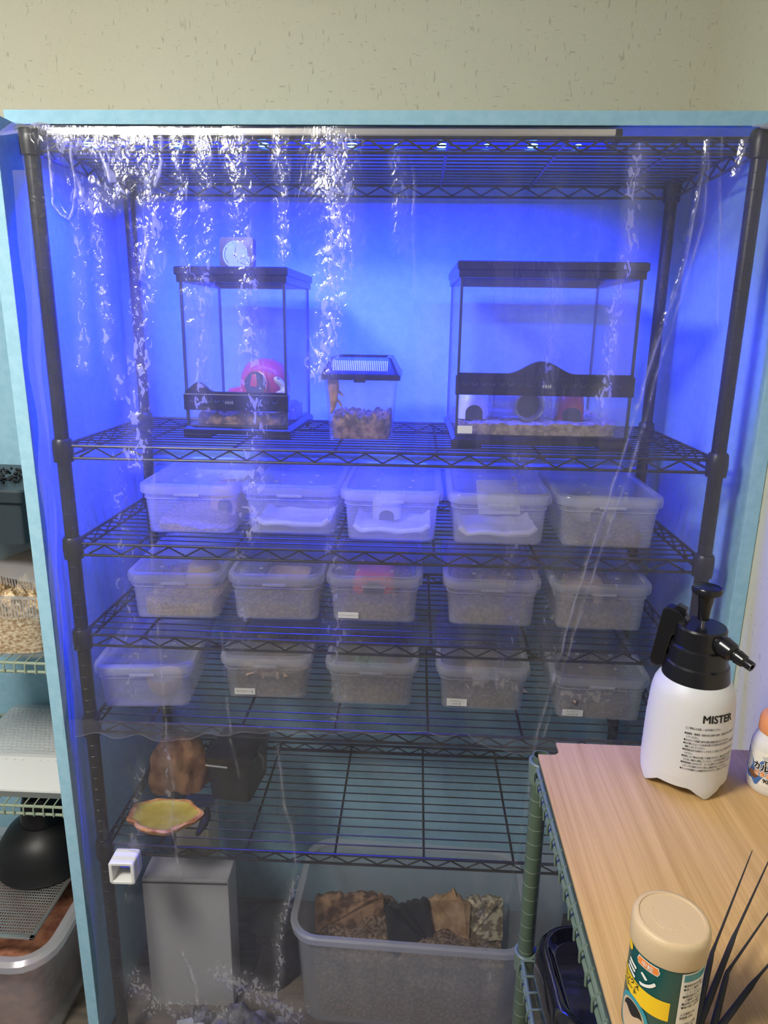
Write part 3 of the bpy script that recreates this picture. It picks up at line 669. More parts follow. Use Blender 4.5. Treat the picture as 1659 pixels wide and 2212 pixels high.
gecko('gecko', MT['crested_white'], 'pale whitish gecko climbing upright in the right corner of the tall terrarium', P, R,
      [(4, [(.004,-.006,.036),(-.006,-.010,.030),(-.012,-.012,.026)]), (4, [(.020,-.004,.040),(.022,-.010,.046),(.020,-.014,.050)]), (6, [(.002,-.004,.010),(-.010,-.008,.006),(-.018,-.010,.001)]), (6, [(.020,0,.012),(.022,-.006,.016),(.02,-.01,.02)])], loc_in(tt, .172, .034, .050), 0)
tag(MB().tube([(0,0,0),(.018,-.003,.001),(.036,-.002,.0),(.052,.003,.002)], [.001,.0022,.0026,.0012], 8).build('dry_twig', MT['beige'], None, loc=loc_in(tt, .128, .024, .047)), 'small pale curved twig lying on the bedding of the tall terrarium', 'twig')
# thermometer clock on the tall terrarium
cl = thing('dial_thermometer', 'square black dial thermometer standing on the tall terrarium lid', 'thermometer', (-.300, .20, S2+.315+.0004), -.12)
bd = MB().loft([[(a, y, b) for a, b, _ in rr(.068,.060,.006,0,4)] for y in (-.006,.010)], cap0=True, cap1=True)
o = bd.build('case', MT['black_pl'], cl); o.location = (0,0,.030); o.rotation_euler = (-.10,0,0)
f = MB().lathe([(.0005,0),(.0255,0),(.0255,.0012),(.0005,.0012)], 40, cap0=True, cap1=True).build('dial', MT['clock_face'], cl, label='pale round dial'); f.rotation_euler = (math.pi/2-.10,0,0); f.location = (-.002,-.0062,.0285)
f2 = MB().lathe([(.0005,0),(.0145,0),(.0145,.0018),(.0005,.0018)], 32).build('humidity_dial', MT['clock_face'], cl, label='small lower dial'); f2.rotation_euler = (math.pi/2-.10,0,0); f2.location = (.014,-.0068,.0145)
mb = MB(); mb.tube([(-.002+.019*math.cos(a), .019*math.sin(a), .0014) for a in np.linspace(2.4, 4.1, 14)], .0005, 5)
mb.tube([(-.001,-.004,.0015),(.0015,.016,.0015)], [.0009,.0003], 5); mb.lathe([(.001,.0012),(.0022,.0012),(.0022,.0022)], 12, (-.001,-.004,0))
for a in np.linspace(-.6, 3.8, 12): mb.tube([(.0225*math.cos(a), .0225*math.sin(a), .0014), (.0205*math.cos(a), .0205*math.sin(a), .0014)], .0004, 4)
m_ = mb.build('needle', MT['ink'], f, label='thin needle and scale')
mb = MB(); mb.tube([(.0115*math.cos(a), -.003+.0105*math.sin(a), .002) for a in np.linspace(.1, 3.0, 14)], .0005, 5); mb.tube([(.006,-.006,.0021),(-.006,-.001,.0021)], .0004, 5)
mb.build('needle', MT['ink'], f2)
# contents of the wide terrarium
bedding('pellet_bedding', MT['pellets'], 'round clay pellet bedding on the floor of the wide terrarium', 'bedding', loc_in(tw_, .156, .15, .0235), .300, .285, .020, .01, .0035, 5, n=70, freq=110, taper=0)
arch_hide('reptile_hide', MT['white_pl'], 'white plastic arched hide at the left end of the wide terrarium', loc_in(tw_, .036, .075, .046), .056, .060, .050, .05, .032, .027)
arch_hide('reptile_hide', MT['red'], 'red plastic arched hide at the right side of the wide terrarium', loc_in(tw_, .222, .085, .046), .052, .060, .048, .0, .034, .024)
pc = thing('pipe_hide', 'grey T shaped pipe hide between the white and red hides', 'reptile hide', loc_in(tw_, .134, .085, .046), .05)
MT['pipe'] = plastic('smoky_pipe', .55, (.30,.30,.32), .2, gl=.08)
o = MB().loft([[(x, .027*math.cos(a), .030+.027*math.sin(a)) for a in np.linspace(0, 2*math.pi, 33)[:-1]] for x in (-.058,.062)], cap0=False, cap1=False).build('cross_tube', MT['pipe'], pc)
MB().loft([[(.002+r*math.cos(a), y, .028+r*math.sin(a)) for a in np.linspace(0, 2*math.pi, 33)[:-1]] for r, y in ((.027,0),(.027,-.045),(.0285,-.046),(.0285,-.050),(.0235,-.050),(.0235,0))]).build('tube_mouth', MT['pipe'], pc)
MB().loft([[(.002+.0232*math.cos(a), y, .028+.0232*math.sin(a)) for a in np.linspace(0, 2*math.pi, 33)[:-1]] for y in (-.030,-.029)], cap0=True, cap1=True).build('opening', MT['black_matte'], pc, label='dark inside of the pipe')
MB().loft([[(x, r*math.cos(a), .030+r*math.sin(a)) for a in np.linspace(0, 2*math.pi, 33)[:-1]] for x, r in ((-.058,.027),(-.060,.030),(-.064,.030),(-.064,.024),(-.058,.024))]).build('end_ring', MT['pipe'], pc)

# ================================================================== SMALL CRITTER KEEPER
ck = thing('insect_keeper', 'small clear plastic keeper with a slotted black lid between the terrariums', 'plastic tank', (-.050, .175, S2), .0)
mb = MB()
mb.rings([rr(.118,.160,.010,.0,4), rr(.134,.178,.010,.118,4), rr(.137,.181,.010,.119,4), rr(.137,.181,.010,.123,4), rr(.131,.175,.010,.123,4), rr(.115,.157,.010,.003,4)])
mb.build('tank', MT['clearbox'], ck)
ld = MB(); ld.rings([rr(.150,.194,.008,.116,4), rr(.150,.194,.008,.126,4), rr(.143,.187,.008,.128,4), rr(.116,.140,.006,.154,4), rr(.112,.136,.006,.156,4), rr(.094,.118,.004,.156,4), rr(.094,.118,.004,.150,4), rr(.112,.136,.006,.149,4), rr(.135,.180,.008,.126,4), rr(.140,.184,.008,.116,4), rr(.150,.194,.008,.116,4)], cap0=False, cap1=False)
lo_ = ld.build('lid', MT['black_pl'], ck)
MB().bx(-.047,.047,-.059,.059,.1515,.1528).build('window', MT['clearbox'], lo_, smooth=False, label='clear hatch in the lid')
mb = MB()
for k in range(30):
    x = -.050+.1*k/29; mb.box((x, -.0815, .1412), (.0018, .0016, .024), rx=-math.atan2(.024,.026)+.0)
mb.build('slots', MT['light_grey'], lo_, smooth=False, label='row of light slots')
MB().bx(-.011,.011,-.1000,-.0965,.112,.122).build('clip', MT['black_pl'], lo_, smooth=False, bevel=.001)
bedding('husk_bedding', MT['chips'], 'reddish brown husk chips filling the base of the small plastic keeper', 'bedding', (-.050, .175, S2+.0035), .114, .154, .034, 0, .016, 77, n=40, freq=75, taper=.02)
P = [(0,-.004,.030),(.001,-.003,.024),(.002,-.002,.016),(.003,0,.006),(.004,0,-.004),(.003,0,-.014),(.002,0,-.024),(.0,0,-.034),(-.004,0,-.042)]
gecko('gecko', MT['crested_orange'], 'orange brown gecko clinging to the inner wall of the small keeper', P, [.006,.012,.0115,.0095,.012,.011,.008,.005,.002],
      [(3, [(.008,0,.002),(.013,0,.000),(.016,0,-.003)]), (5, [(.008,0,-.016),(.013,0,-.018),(.015,0,-.022)])], (-.1035, .102, S2+.092), 0)
# ================================================================== STORAGE BOXES
def storage_box(name, label, loc, rz=0, k=1.0, group=None, holes=False):
    """origin: centre of the base, bottom"""
    t = thing(name, label, 'storage box', loc, rz, group); w = .168; d = .275; th = .0016
    mb = MB()
    mb.rings([rr(w-.008,d-.008,.013,0), rr(w-.002,d-.002,.015,.0015), rr(w,d,.016,.005), rr(w+.008,d+.008,.018,.070), rr(w+.012,d+.012,.019,.0705), rr(w+.0125,d+.0125,.020,.0715), rr(w+.015,d+.015,.021,.092),
              rr(w+.019,d+.019,.023,.0925), rr(w+.019,d+.019,.023,.094), rr(w+.012,d+.012,.021,.094), rr(w+.0095,d+.0095,.020,.0725), rr(w+.005,d+.005,.018,.070), rr(w-.003,d-.003,.020,.0065), rr(w-.008,d-.008,.018,.0025)])
    mb.build('tub', MT['tub'], t)
    lw, ld = w+.0285, d+.0285
    mb = MB()
    mb.rings([rr(lw-.002,ld-.002,.030,.0805), rr(lw,ld,.030,.082), rr(lw+.001,ld+.001,.030,.094), rr(lw-.002,ld-.002,.030,.0985), rr(lw-.010,ld-.010,.027,.1005), rr(lw-.022,ld-.022,.024,.1005), rr(lw-.028,ld-.028,.022,.0965)], cap0=False, cap1=False)
    mb.build('lid_rim', MT['rimp'], t)
    mb = MB(); mb.rings([rr(lw-.028,ld-.028,.022,.0965), rr(lw-.040,ld-.044,.020,.0975)], cap0=False, cap1=True)
    l = mb.build('lid', MT['lid'], t)
    for q in range(3):
        for s in (-1, 1):
            x = .035*s+.004*q; y = -ld/2+.05+q*.062
            MB().tube([(x+.0035*math.cos(a), y+.0035*math.sin(a), .0985) for a in np.linspace(0, 2*math.pi, 12)[:-1]], .0008, 5, closed=True).build('vent_hole', MT['rimp'], l)
    MB().tube(rr(w+.0120,d+.0120,.020,.0708), .0009, 5, closed=True).build('ridge_highlight', MT['rimp'], t)  # line along the step in cloudier plastic, added for its bright highlight
    # latch tab in the front middle and rear middle
    mb = MB(); y = -(ld/2+.0002); mb.bx(-.024, .024, y-.0014, y+.0022, .0785, .0835)
    for x in (-.024, .024): mb.bx(x-.0010, x+.0010, y-.001, y+.015, .0935, .1014)
    mb.build('latch', MT['rimp'], t, smooth=False, bevel=.0006)
    if holes:
        for q in range(4):
            x = -.055+q*.037; y = -(d/2+.0072)
            MB().tube([(x+.0026*math.cos(a), y, .077+.0026*math.sin(a)) for a in np.linspace(0, 2*math.pi, 12)[:-1]], .0007, 5, closed=True).build('side_hole', MT['rimp'], t)
    t.scale = (k, 1, 1)
    return t
def sticker(box, x, z, lines, w=.040, h=.015):
    y = -(.275/2)-.0040*(z/.07)-.0012; sl = math.atan2(.004, .065)
    o = MB().box((0,0,0), (w, .0006, h)).build('name_sticker', MT['sticker'], box, smooth=False, label='white sticker with black writing')
    o.location = (x, y, z); o.rotation_euler = (sl, 0, 0)
    n = len(lines); items = [(s, 0, (n-1)*.0032-i*.0064-.0018, sz, 0, sx, 'CENTER') for i, (s, sz, sx) in enumerate(lines)]
    flat_text('printed_text', items, MT['ink'], o, lambda u, v: (u, -.0006, v))
def towel(label, loc, w=.150, d=.15, rz=0, seed=3):
    """folded paper sheet with raised rolled edge at the front"""
    n = 26; m = 30; vs = []; fs = []; th = .003
    def z_(u, v): return .004+.0035*abs(math.sin(u*3.0+seed))+.012*max(0, abs(u)-.80)/.2*1.0+.006*math.exp(-((v+1)/.07)**2)+float(vnoise(np.array([u*.3]), np.array([v*.3]), 9, seed)[0])*.006
    for lay in (0, 1):
        for i in range(n+1):
            u = i/n*2-1
            for j in range(m+1):
                v = j/m*2-1; vs.append((u*w/2, v*d/2, z_(u, v)+(th if lay == 0 else 0)))
    s = (n+1)*(m+1); q = lambda i, j: i*(m+1)+j
    for i in range(n):
        for j in range(m):
            fs.append((q(i,j), q(i+1,j), q(i+1,j+1), q(i,j+1))); fs.append((s+q(i,j), s+q(i,j+1), s+q(i+1,j+1), s+q(i+1,j)))
    for i in range(n):
        for j in (0, m): fs.append((q(i,j), q(i+1,j), s+q(i+1,j), s+q(i,j)))
    for j in range(m):
        for i in (0, n): fs.append((q(i,j), q(i,j+1), s+q(i,j+1), s+q(i,j)))
    mb = MB().add(vs, fs)
    # rolled front edge
    pts = [(u*w/2*.96, -d/2+.004, z_(u, -1)+.003) for u in np.linspace(-1, 1, 22)]
    mb.tube(pts, .0042, 8)
    return tag(mb.build('paper_towel', MT['paper'], None, loc=loc, rz=rz), label, 'paper towel')
R1, R2, R3 = 1.1055, .9195, .7285
D2 = .275/2
proto = None
def place(label, x, yf, z, rz=0, k=1.0, holes=False):
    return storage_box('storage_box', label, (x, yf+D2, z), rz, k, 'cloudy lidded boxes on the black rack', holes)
J = 'JP'
boxes = [
 # label, x, y front, z, rot, contents
 ('cloudy lidded box with a little tan sand, leftmost in the top row', -.384, .070, R1, .02, 'sand'),
 ('cloudy lidded box with only a flat paper towel, left of the white hide box', -.184, .082, R1, .0, 'towel'),
 ('cloudy lidded box with a white hide standing on its paper towel', .0145, .056, R1, -.01, 'towel_hide'),
 ('cloudy lidded box with a towel and tilted white sheet, right of the white hide box', .2195, .052, R1, -.01, 'towel_sheet'),
 ('cloudy lidded box with brown crumbs along its bottom, rightmost in the top row of boxes', .4265, .050, R1, -.02, 'crumbs'),
 ('cloudy lidded box with tan hide above pale soil, leftmost in the second row of boxes', -.430, .080, R2, .05, 'tan_left'),
 ('cloudy lidded box with a wide tan tray on soil, left of the red hide box', -.2225, .088, R2, .02, 'tan_wide'),
 ('cloudy lidded box with a red hide behind its wall and a small white sticker', -.020, .093, R2, .0, 'red'),
 ('cloudy lidded box of plain soil with faint bark, right of the red hide box', .219, .093, R2, -.01, 'bark'),
 ('cloudy lidded box with a tan arched hide, rightmost in the second row of boxes', .437, .088, R2, -.02, 'tan_arch'),
 ('cloudy lidded box with a round tan dish, leftmost in the third row of boxes', -.505, .052, R3, .10, 'dish'),
 ('cloudy lidded box with a pinkish gecko above a one-line sticker', -.2535, .108, R3, .03, 'gecko_pink'),
 ('cloudy lidded box of soil with greenish blurs, middle of the third row of boxes', -.0235, .095, R3, .0, 'green'),
 ('cloudy lidded box with a banded grey gecko beside its two-line sticker', .2115, .092, R3, -.02, 'gecko_band'),
 ('cloudy lidded box with a dark spotted gecko, rightmost in the third row of boxes', .449, .070, R3, -.03, 'gecko_spot'),
]
def bed(kind, mat, label, x, y, z, h, seed, amp=.005, slope=0, rz=0):
    return bedding(kind, MT[mat], label, 'bedding', (x, y+D2, z+.003), .152, .262, h, rz, amp, seed, slope, n=30, freq=60, taper=.01)
for i, (lab, x, y, z, rz, c) in enumerate(boxes):
    hol = z == R3 and c != 'green'
    k = 1.04 if c == 'dish' else 1.0
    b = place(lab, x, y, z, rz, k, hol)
    cx, cy = x, y+D2
    if c == 'sand':
        bed('sand_bedding', 'sand', 'thin sloping tan sand in the leftmost box of the top box row', x, y, z, .009, 1, .004, -.012, rz)
        arch_hide('reptile_hide', MT['tan'], 'blurred tan hide in the back of the leftmost top row box', (cx+.035, cy+.045, z+.008), .075, .09, .055, 0, .03, .03)
    elif c == 'towel':
        towel('white paper towel lying flat in the box left of the white hide box', (cx, cy-.050, z+.003), rz=rz, seed=3)
    elif c == 'towel_hide':
        towel('white paper towel under the white hide in the middle top row box', (cx, cy-.052, z+.003), rz=rz, seed=9)
        arch_hide('reptile_hide', MT['white_pl'], 'white square hide with a dark doorway on the paper towel', (cx-.015, cy-.015, z+.016), .06, .06, .045, .05, .030, .020)
    elif c == 'towel_sheet':
        towel('white paper towel with a yellowed corner in the box left of the brown crumb box', (cx, cy-.052, z+.003), rz=rz, seed=15)
        tag(MB().box((0,0,0), (.09,.0015,.075), rx=-.5, rz=.15).build('paper_sheet', MT['paper'], None, smooth=False, loc=(cx+.015, cy+.035, z+.052)), 'white sheet of paper standing tilted above the towel in the fourth top row box', 'paper sheet')
    elif c == 'crumbs':
        bed('soil_bedding', 'soil', 'thin brown crumbs in the rightmost box of the top box row', x, y, z, .010, 4, .005, .008, rz)
        arch_hide('reptile_hide', MT['beige'], 'blurred pale hide in the back of the rightmost top row box', (cx+.010, cy+.04, z+.014), .085, .09, .055, 0, .03, .03)
    elif c == 'tan_left':
        bed('soil_bedding', 'sand', 'pale sandy soil in the leftmost box of the second box row', x, y, z, .026, 6, .009, -.01, rz)
        arch_hide('reptile_hide', MT['tan'], 'tan square hide in the leftmost box of the second box row', (cx+.022, cy+.005, z+.030), .062, .08, .045, .05, .001, .001)
    elif c == 'tan_wide':
        bed('soil_bedding', 'soil', 'brown soil in the box left of the red hide box', x, y, z, .034, 7, .008, .006, rz)
        mb = MB(); mb.rings([rr(.07,.06,.012,0), rr(.085,.075,.014,.020), rr(.089,.079,.014,.024), rr(.083,.073,.013,.024), rr(.066,.056,.012,.003)])
        tag(mb.build('feeding_tray', MT['tan'], None, loc=(cx+.014, cy-.035, z+.044)), 'tan rectangular tray resting on the soil left of the red hide box', 'tray')
    elif c == 'red':
        bed('soil_bedding', 'soil', 'brown soil around the red hide', x, y, z, .036, 8, .007, 0, rz)
        arch_hide('reptile_hide', MT['red'], 'red arched hide with a dark doorway in the stickered second row box', (cx-.004, cy-.035, z+.040), .090, .10, .040, 0, .044, .028)
        sticker(b, -.052, .014, [('スノーディアブロブランコ ♀', .0038, .9)], .042, .013)
    elif c == 'bark':
        bed('soil_bedding', 'soil', 'level brown soil in the box right of the red hide box', x, y, z, .036, 9, .006, 0, rz)
        tag(MB().tube([(-.04,.02,.01),(-.01,.0,.014),(.02,-.01,.012),(.045,0,.008)], [.010,.014,.013,.008], 9).build('bark_piece', MT['cork'], None, loc=(cx, cy, z+.034)), 'short brown bark piece half sunk in plain soil', 'bark')
    elif c == 'tan_arch':
        bed('soil_bedding', 'soil', 'brown soil in the rightmost box of the second box row', x, y, z, .030, 10, .008, -.008, rz)
        arch_hide('reptile_hide', MT['tan'], 'tan hide with a wide arched doorway in the rightmost second row box', (cx-.022, cy-.050, z+.036), .088, .07, .045, -.1, .040, .034)
    elif c == 'dish':
        t = thing('water_bowl', 'round tan water bowl in the leftmost box of the third box row', 'bowl', (cx+.030, cy-.065, z+.022), 0)
        mb = MB(); mb.lathe([(.028,-.019),(.036,0),(.0385,.012),(.0385,.017),(.035,.017),(.032,.006),(.01,.004)], 36); mb.build('bowl', MT['tan'], t)
        MB().lathe([(.0005,.0105),(.0335,.0105)], 30, cap0=True, cap1=False).build('water', MT['beige'], t, label='pale filling')
    elif c == 'gecko_pink':
        bed('soil_bedding', 'soil', 'brown soil under the pinkish gecko', x, y, z, .030, 12, .008, 0, rz)
        lizard(MT['gecko_pink'], 'pinkish pale gecko lying high against the wall of its box', (cx+.006, cy-.107, z+.053), math.pi+.06, .76, fat=2.1, curl=.30)
        sticker(b, -.046, .016, [('ギャラクシー ♀', .0058, .85)], .044, .015)
    elif c == 'green':
        bed('soil_bedding', 'soil', 'brown soil under green leaves', x, y, z, .040, 13, .006, 0, rz)
        mb = MB()
        for q in range(7):
            a = q*.9; mb.lathe([(.001,0),(.010,.004),(.013,.012),(.009,.022),(.001,.028)], 8, (-.03+.01*q, .01*math.cos(a*3), .003*math.sin(a)))
        tag(mb.build('artificial_plant', pbr('green_leaf', (.06,.16,.09), .6), None, loc=(cx-.005, cy-.05, z+.038)), 'small greenish leafy clump behind the plain middle box wall', 'plant')
    elif c == 'gecko_band':
        bed('soil_bedding', 'soil', 'brown soil under the banded grey gecko', x, y, z, .026, 14, .008, 0, rz)
        lizard(MT['gecko_band'], 'grey gecko with dark bands curled beside the two-line sticker', (cx+.012, cy-.104, z+.030), math.pi-.15, .72, fat=1.9, curl=-.45)
        tag(MB().lathe([(.03,0),(.026,.012),(.014,.020),(.003,.022)], 12).build('moss_clump', MT['sand'], None, loc=(cx-.002, cy-.02, z+.028)), 'tan mossy lump behind the banded gecko', 'moss')
        sticker(b, -.052, .016, [('マックスノー', .0056, .8), ('het EC ♀', .0052, .8)], .042, .017)
    elif c == 'gecko_spot':
        bed('soil_bedding', 'soil', 'dark brown soil under the dark spotted gecko', x, y, z, .028, 15, .007, 0, rz)
        lizard(MT['gecko_spot'], 'dark spotted gecko lying at the left inside the rightmost third row box', (cx-.026, cy-.104, z+.036), math.pi+.25, .70, fat=1.9, curl=.25)
        sticker(b, -.052, .014, [('マックスノー', .0056, .8), ('het EC DA ♀', .0048, .8)], .042, .015)

# ================================================================== BOTTOM SHELF OF THE BLACK RACK
S6 = .4345
def blob(n, m, fn): 
    rings = []
    for i in range(m): rings.append([fn(2*math.pi*k/n, i/(m-1)) for k in range(n)])
    return rings
# shallow food dish
t = thing('feeding_dish', 'shallow yellow dish with an orange rock rim on the bottom wire shelf', 'dish', (-.474, .068, S6), 0)
def orad(a): return 1+.06*math.sin(3*a+.6)+.035*math.sin(5*a+2)+.03*math.sin(8*a)+.02*math.sin(13*a)
def ring(R, z, j=0): return [(R*orad(a)*1.12*math.cos(a)+(.0 if math.cos(a) > -.8 else -.010*R/.06), R*orad(a)*.82*math.sin(a), z+j*.0015*math.sin(a*7+R*90)) for a in [2*math.pi*k/48 for k in range(48)]]
MB().rings([ring(.046,0), ring(.058,.006,1), ring(.066,.014,1.5), ring(.068,.021,1.5), ring(.063,.0245,1), ring(.058,.0225)], cap1=False).build('rock_rim', MT['orange_rock'], t)
MB().rings([ring(.060,.0228), ring(.054,.0190), ring(.046,.0165), ring(.02,.0160)], cap0=False).build('basin', MT['ylw_dish'], t)
# brown rock cave
def rock(a, v): 
    R = (.060*math.sin(math.pi*min(1, .12+.88*(1-v))**.75*.5+0)**.8+.004) if v < .98 else .004
    q = 1+.13*math.sin(2*a+1)+.09*math.sin(5*a+v*4)+.05*math.sin(9*a-v*7)
    return (R*q*math.cos(a)*1.02, R*q*math.sin(a)*1.0, v*.125+.004*math.sin(a*3+v*9))
o = MB().rings(blob(40, 16, rock)).build('rock_hide', MT['brown_rock'], None, loc=(-.488, .215, S6+.002)); tag(o, 'tall brown rock hide behind the yellow dish on the bottom wire shelf', 'rock hide')
tag(MB().tube([(0,0,.005),(.004,.03,.006),(.002,.06,.006),(-.004,.085,.005)], [.005,.010,.011,.004], 10).build('dark_stone', MT['black_matte'], None, loc=(-.392, .030, S6)), 'long narrow black piece lying right of the yellow dish', 'ornament')
# black lidded box
t = thing('black_box', 'black plastic lidded box leaning at the back of the bottom wire shelf', 'plastic box', (-.345, .215, S6), -.12)
MB().rings([rr(.095,.13,.012,0), rr(.105,.14,.012,.105)]).build('body', MT['black_matte'], t)
MB().rings([rr(.112,.148,.012,.098), rr(.112,.148,.012,.114), rr(.10,.136,.012,.118)]).build('lid', MT['black_pl'], t)
MB().bx(-.050,.002,-.0775,-.0745,.094,.0965).build('seam', MT['light_grey'], t, smooth=False, label='thin pale horizontal seam')
MB().tube([(.058,-.02,.100),(.072,-.03,.095),(.074,-.035,.078),(.066,-.035,.07)], .006, 8).build('clasp', MT['black_matte'], t)

# ================================================================== UNDER THE BLACK RACK
t = thing('metal_cabinet', 'plain grey upright box standing on the floor at the left', 'cabinet', (-.4555, .140, FL), .03)
MB().box((0,0,.1865), (.202,.078,.373)).build('body', MT['grey_metal'], t, smooth=False, bevel=.003)
MB().bx(-.099,.099,-.0405,-.039,.362,.3655).build('top_seam', MT['dark_grey'], t, smooth=False)
t = thing('beige_box', 'pale beige box with a rounded lid behind the grey upright box', 'box', (-.470, .255, FL), 0)
MB().rings([rr(.085,.09,.008,0), rr(.085,.09,.008,.43)]).build('body', MT['beige'], t)
MB().rings([rr(.089,.094,.008,.425), rr(.089,.094,.008,.450), rr(.08,.085,.008,.455)]).build('lid', MT['light_grey'], t)
tag(MB().rings([[(x+.025*math.sin(k*.7), y+.01*math.sin(k), k*.045) for x, y, _ in rr(.11,.10,.04,0)] for k in range(5)]).build('grey_bag', MT['dark_bag'], None, loc=(-.283, .20, FL)), 'crumpled dark grey plastic bag between grey box and large clear tub', 'bag')
# large clear tub
t = thing('storage_tub', 'large cloudy clear tub holding bark and bedding on the floor', 'storage tub', (.075, .208, FL), -.03)
W_, D_ = .50, .27; hT = .270
mb = MB(); mb.rings([rr(W_,D_,.05,0), rr(W_+.012,D_+.012,.055,.006), rr(W_+.040,D_+.035,.06,hT), rr(W_+.034,D_+.029,.058,hT), rr(W_+.008,D_+.008,.05,.010), rr(W_-.01,D_-.01,.05,.004)])
mb.build('tub', MT['tub'], t)
mb = MB(); mb.rings([rr(W_+.034,D_+.029,.058,hT-.002), rr(W_+.044,D_+.040,.062,hT-.016), rr(W_+.062,D_+.058,.068,hT-.014), rr(W_+.066,D_+.062,.070,hT+.002), rr(W_+.058,D_+.054,.068,hT+.006), rr(W_+.036,D_+.031,.058,hT+.003), rr(W_+.034,D_+.029,.058,hT-.002)], cap0=False, cap1=False)
mb.build('rim', MT['rimp'], t)
bedding('soil_bedding', MT['soil'], 'mixed soil piled in the large clear tub', 'bedding', (.075, .208, FL+.006), .47, .25, .100, -.03, .04, 31, .0, n=50, freq=11, taper=.02)
for i, (x, y, z, ww, hh, th, rot, rx, mat, lab) in enumerate([
    (-.085,.275,.080,.18,.10,.03,.1,-.25,'cork','wide dark cork bark slab leaning in the large tub at its left'),
    (.165,.265,.095,.13,.15,.02,-.15,-.2,'tan_wood','light brown bark slab with jagged top edge in the large tub'),
    (.070,.235,.080,.12,.13,.03,.3,-.5,'black_matte','black flat slab lying against the light brown bark in the tub'),
    (.265,.275,.080,.10,.12,.03,.1,-.2,'sandstone','pale crumbly cork chunk at the right side of the large tub')]):
    if mat == 'tan_wood' and mat not in MT: MT[mat] = pbr('tan_bark', (.36,.21,.10), .85, col2=(.55,.36,.2), scale=30, bump=.6, bscale=80)
    if mat == 'sandstone' and mat not in MT: MT[mat] = pbr('pale_cork', (.20,.15,.09), .9, col2=(.62,.54,.36), scale=45, bump=1, bscale=80, lo=.45, hi=.55)
    rs = random.Random(i); n = 14
    topp = [(-ww/2+ww*k/n, hh/2*((1-.55*abs(k/n-.62)*2) if i == 1 else 1)*(1-.16*abs(math.sin(k*1.3+i))-.08*rs.random())) for k in range(n+1)]
    out = [(-ww/2, -hh/2)]+[(ww/2, -hh/2)]+list(reversed(topp))
    mb = MB(); m2 = len(out); mb.add([(x_, -th/2+.006*math.sin(k), z_) for k, (x_, z_) in enumerate(out)]+[(x_*.92, th/2+.006*math.cos(k), z_*.95) for k, (x_, z_) in enumerate(out)], [tuple(range(m2)), tuple(range(2*m2-1, m2-1, -1))]+[(k,(k+1)%m2,m2+(k+1)%m2,m2+k) for k in range(m2)])
    o = mb.build('bark_slab', MT[mat], None, smooth=False, loc=(x, y, FL+z+.06), bevel=.003); o.rotation_euler = (rx, 0, rot); tag(o, lab, 'bark')
t = thing('plastic_pail', 'translucent whitish rounded pail behind the large tub at the right', 'pail', (.435, .37, FL), 0)
mb = MB(); mb.rings([rr(.10,.09,.03,0), rr(.125,.11,.035,.235), rr(.115,.10,.03,.262), rr(.07,.06,.03,.272)]); mb.build('body', MT['rimp'], t)
# crumpled clear bag near the curtain foot and clutter
def crumple(name, mat, lab, loc, w, d, h, seed, cat='bag'):
    n = 22; xs = np.linspace(-.5,.5,n); X, Y = np.meshgrid(xs, xs, indexing='ij'); Z = h*(1-(2*X)**2)*(1-(2*Y)**2)*.7+h*(vnoise(X*w, Y*d, 22, seed)+.4*vnoise(X*w, Y*d, 60, seed+1))*.9; Z = np.maximum(Z, .001)
    vs = [(X[i,j]*w, Y[i,j]*d, Z[i,j]) for i in range(n) for j in range(n)]; fs = [(i*n+j,(i+1)*n+j,(i+1)*n+j+1,i*n+j+1) for i in range(n-1) for j in range(n-1)]
    b = len(vs); vs += [(-.5*w,-.5*d,0),(.5*w,-.5*d,0),(.5*w,.5*d,0),(-.5*w,.5*d,0)]; fs.append((b,b+1,b+2,b+3))
    return tag(MB().add(vs, fs).build(name, mat, None, loc=loc, angle=20, smooth=False), lab, cat)
crumple('crumpled_bag', MT['foil'], 'shiny crumpled dark plastic bag on the floor at the curtain foot', (-.335, .025, FL+.001), .22, .12, .10, 3)
crumple('crumpled_bag', MT['black_gloss'], 'black glossy crumpled bag under the front of the large tub', (-.05, -.055, FL+.001), .30, .05, .05, 8)
tag(MB().box((0,0,.004), (.07,.04,.008), rz=.3).build('paper_packet', MT['light_grey'], None, smooth=False, loc=(-.44, .045, FL+.001)), 'small pale paper packet on the floor in front of the grey box', 'packet')

# ================================================================== WHITE SQUARE FRAME ON THE CURTAIN
t = thing('square_clip', 'white square open frame fixed to the curtain at the lower left', 'clip', (-.5265, -.040, .406), .02)
mb = MB(); q = .0265
mb.rings([[(a, y, b) for a, b, _ in rr(2*s, 2*s, r, 0, 4)] for s, r, y in ((q,.006,.026),(q,.006,-.014),(q-.0015,.006,-.0155),(q-.0065,.002,-.0155),(q-.0075,.0015,-.0145),(q-.0075,.0015,.026),(q,.006,.026))], cap0=False, cap1=False)
mb.build('frame', MT['white_pl'], t)
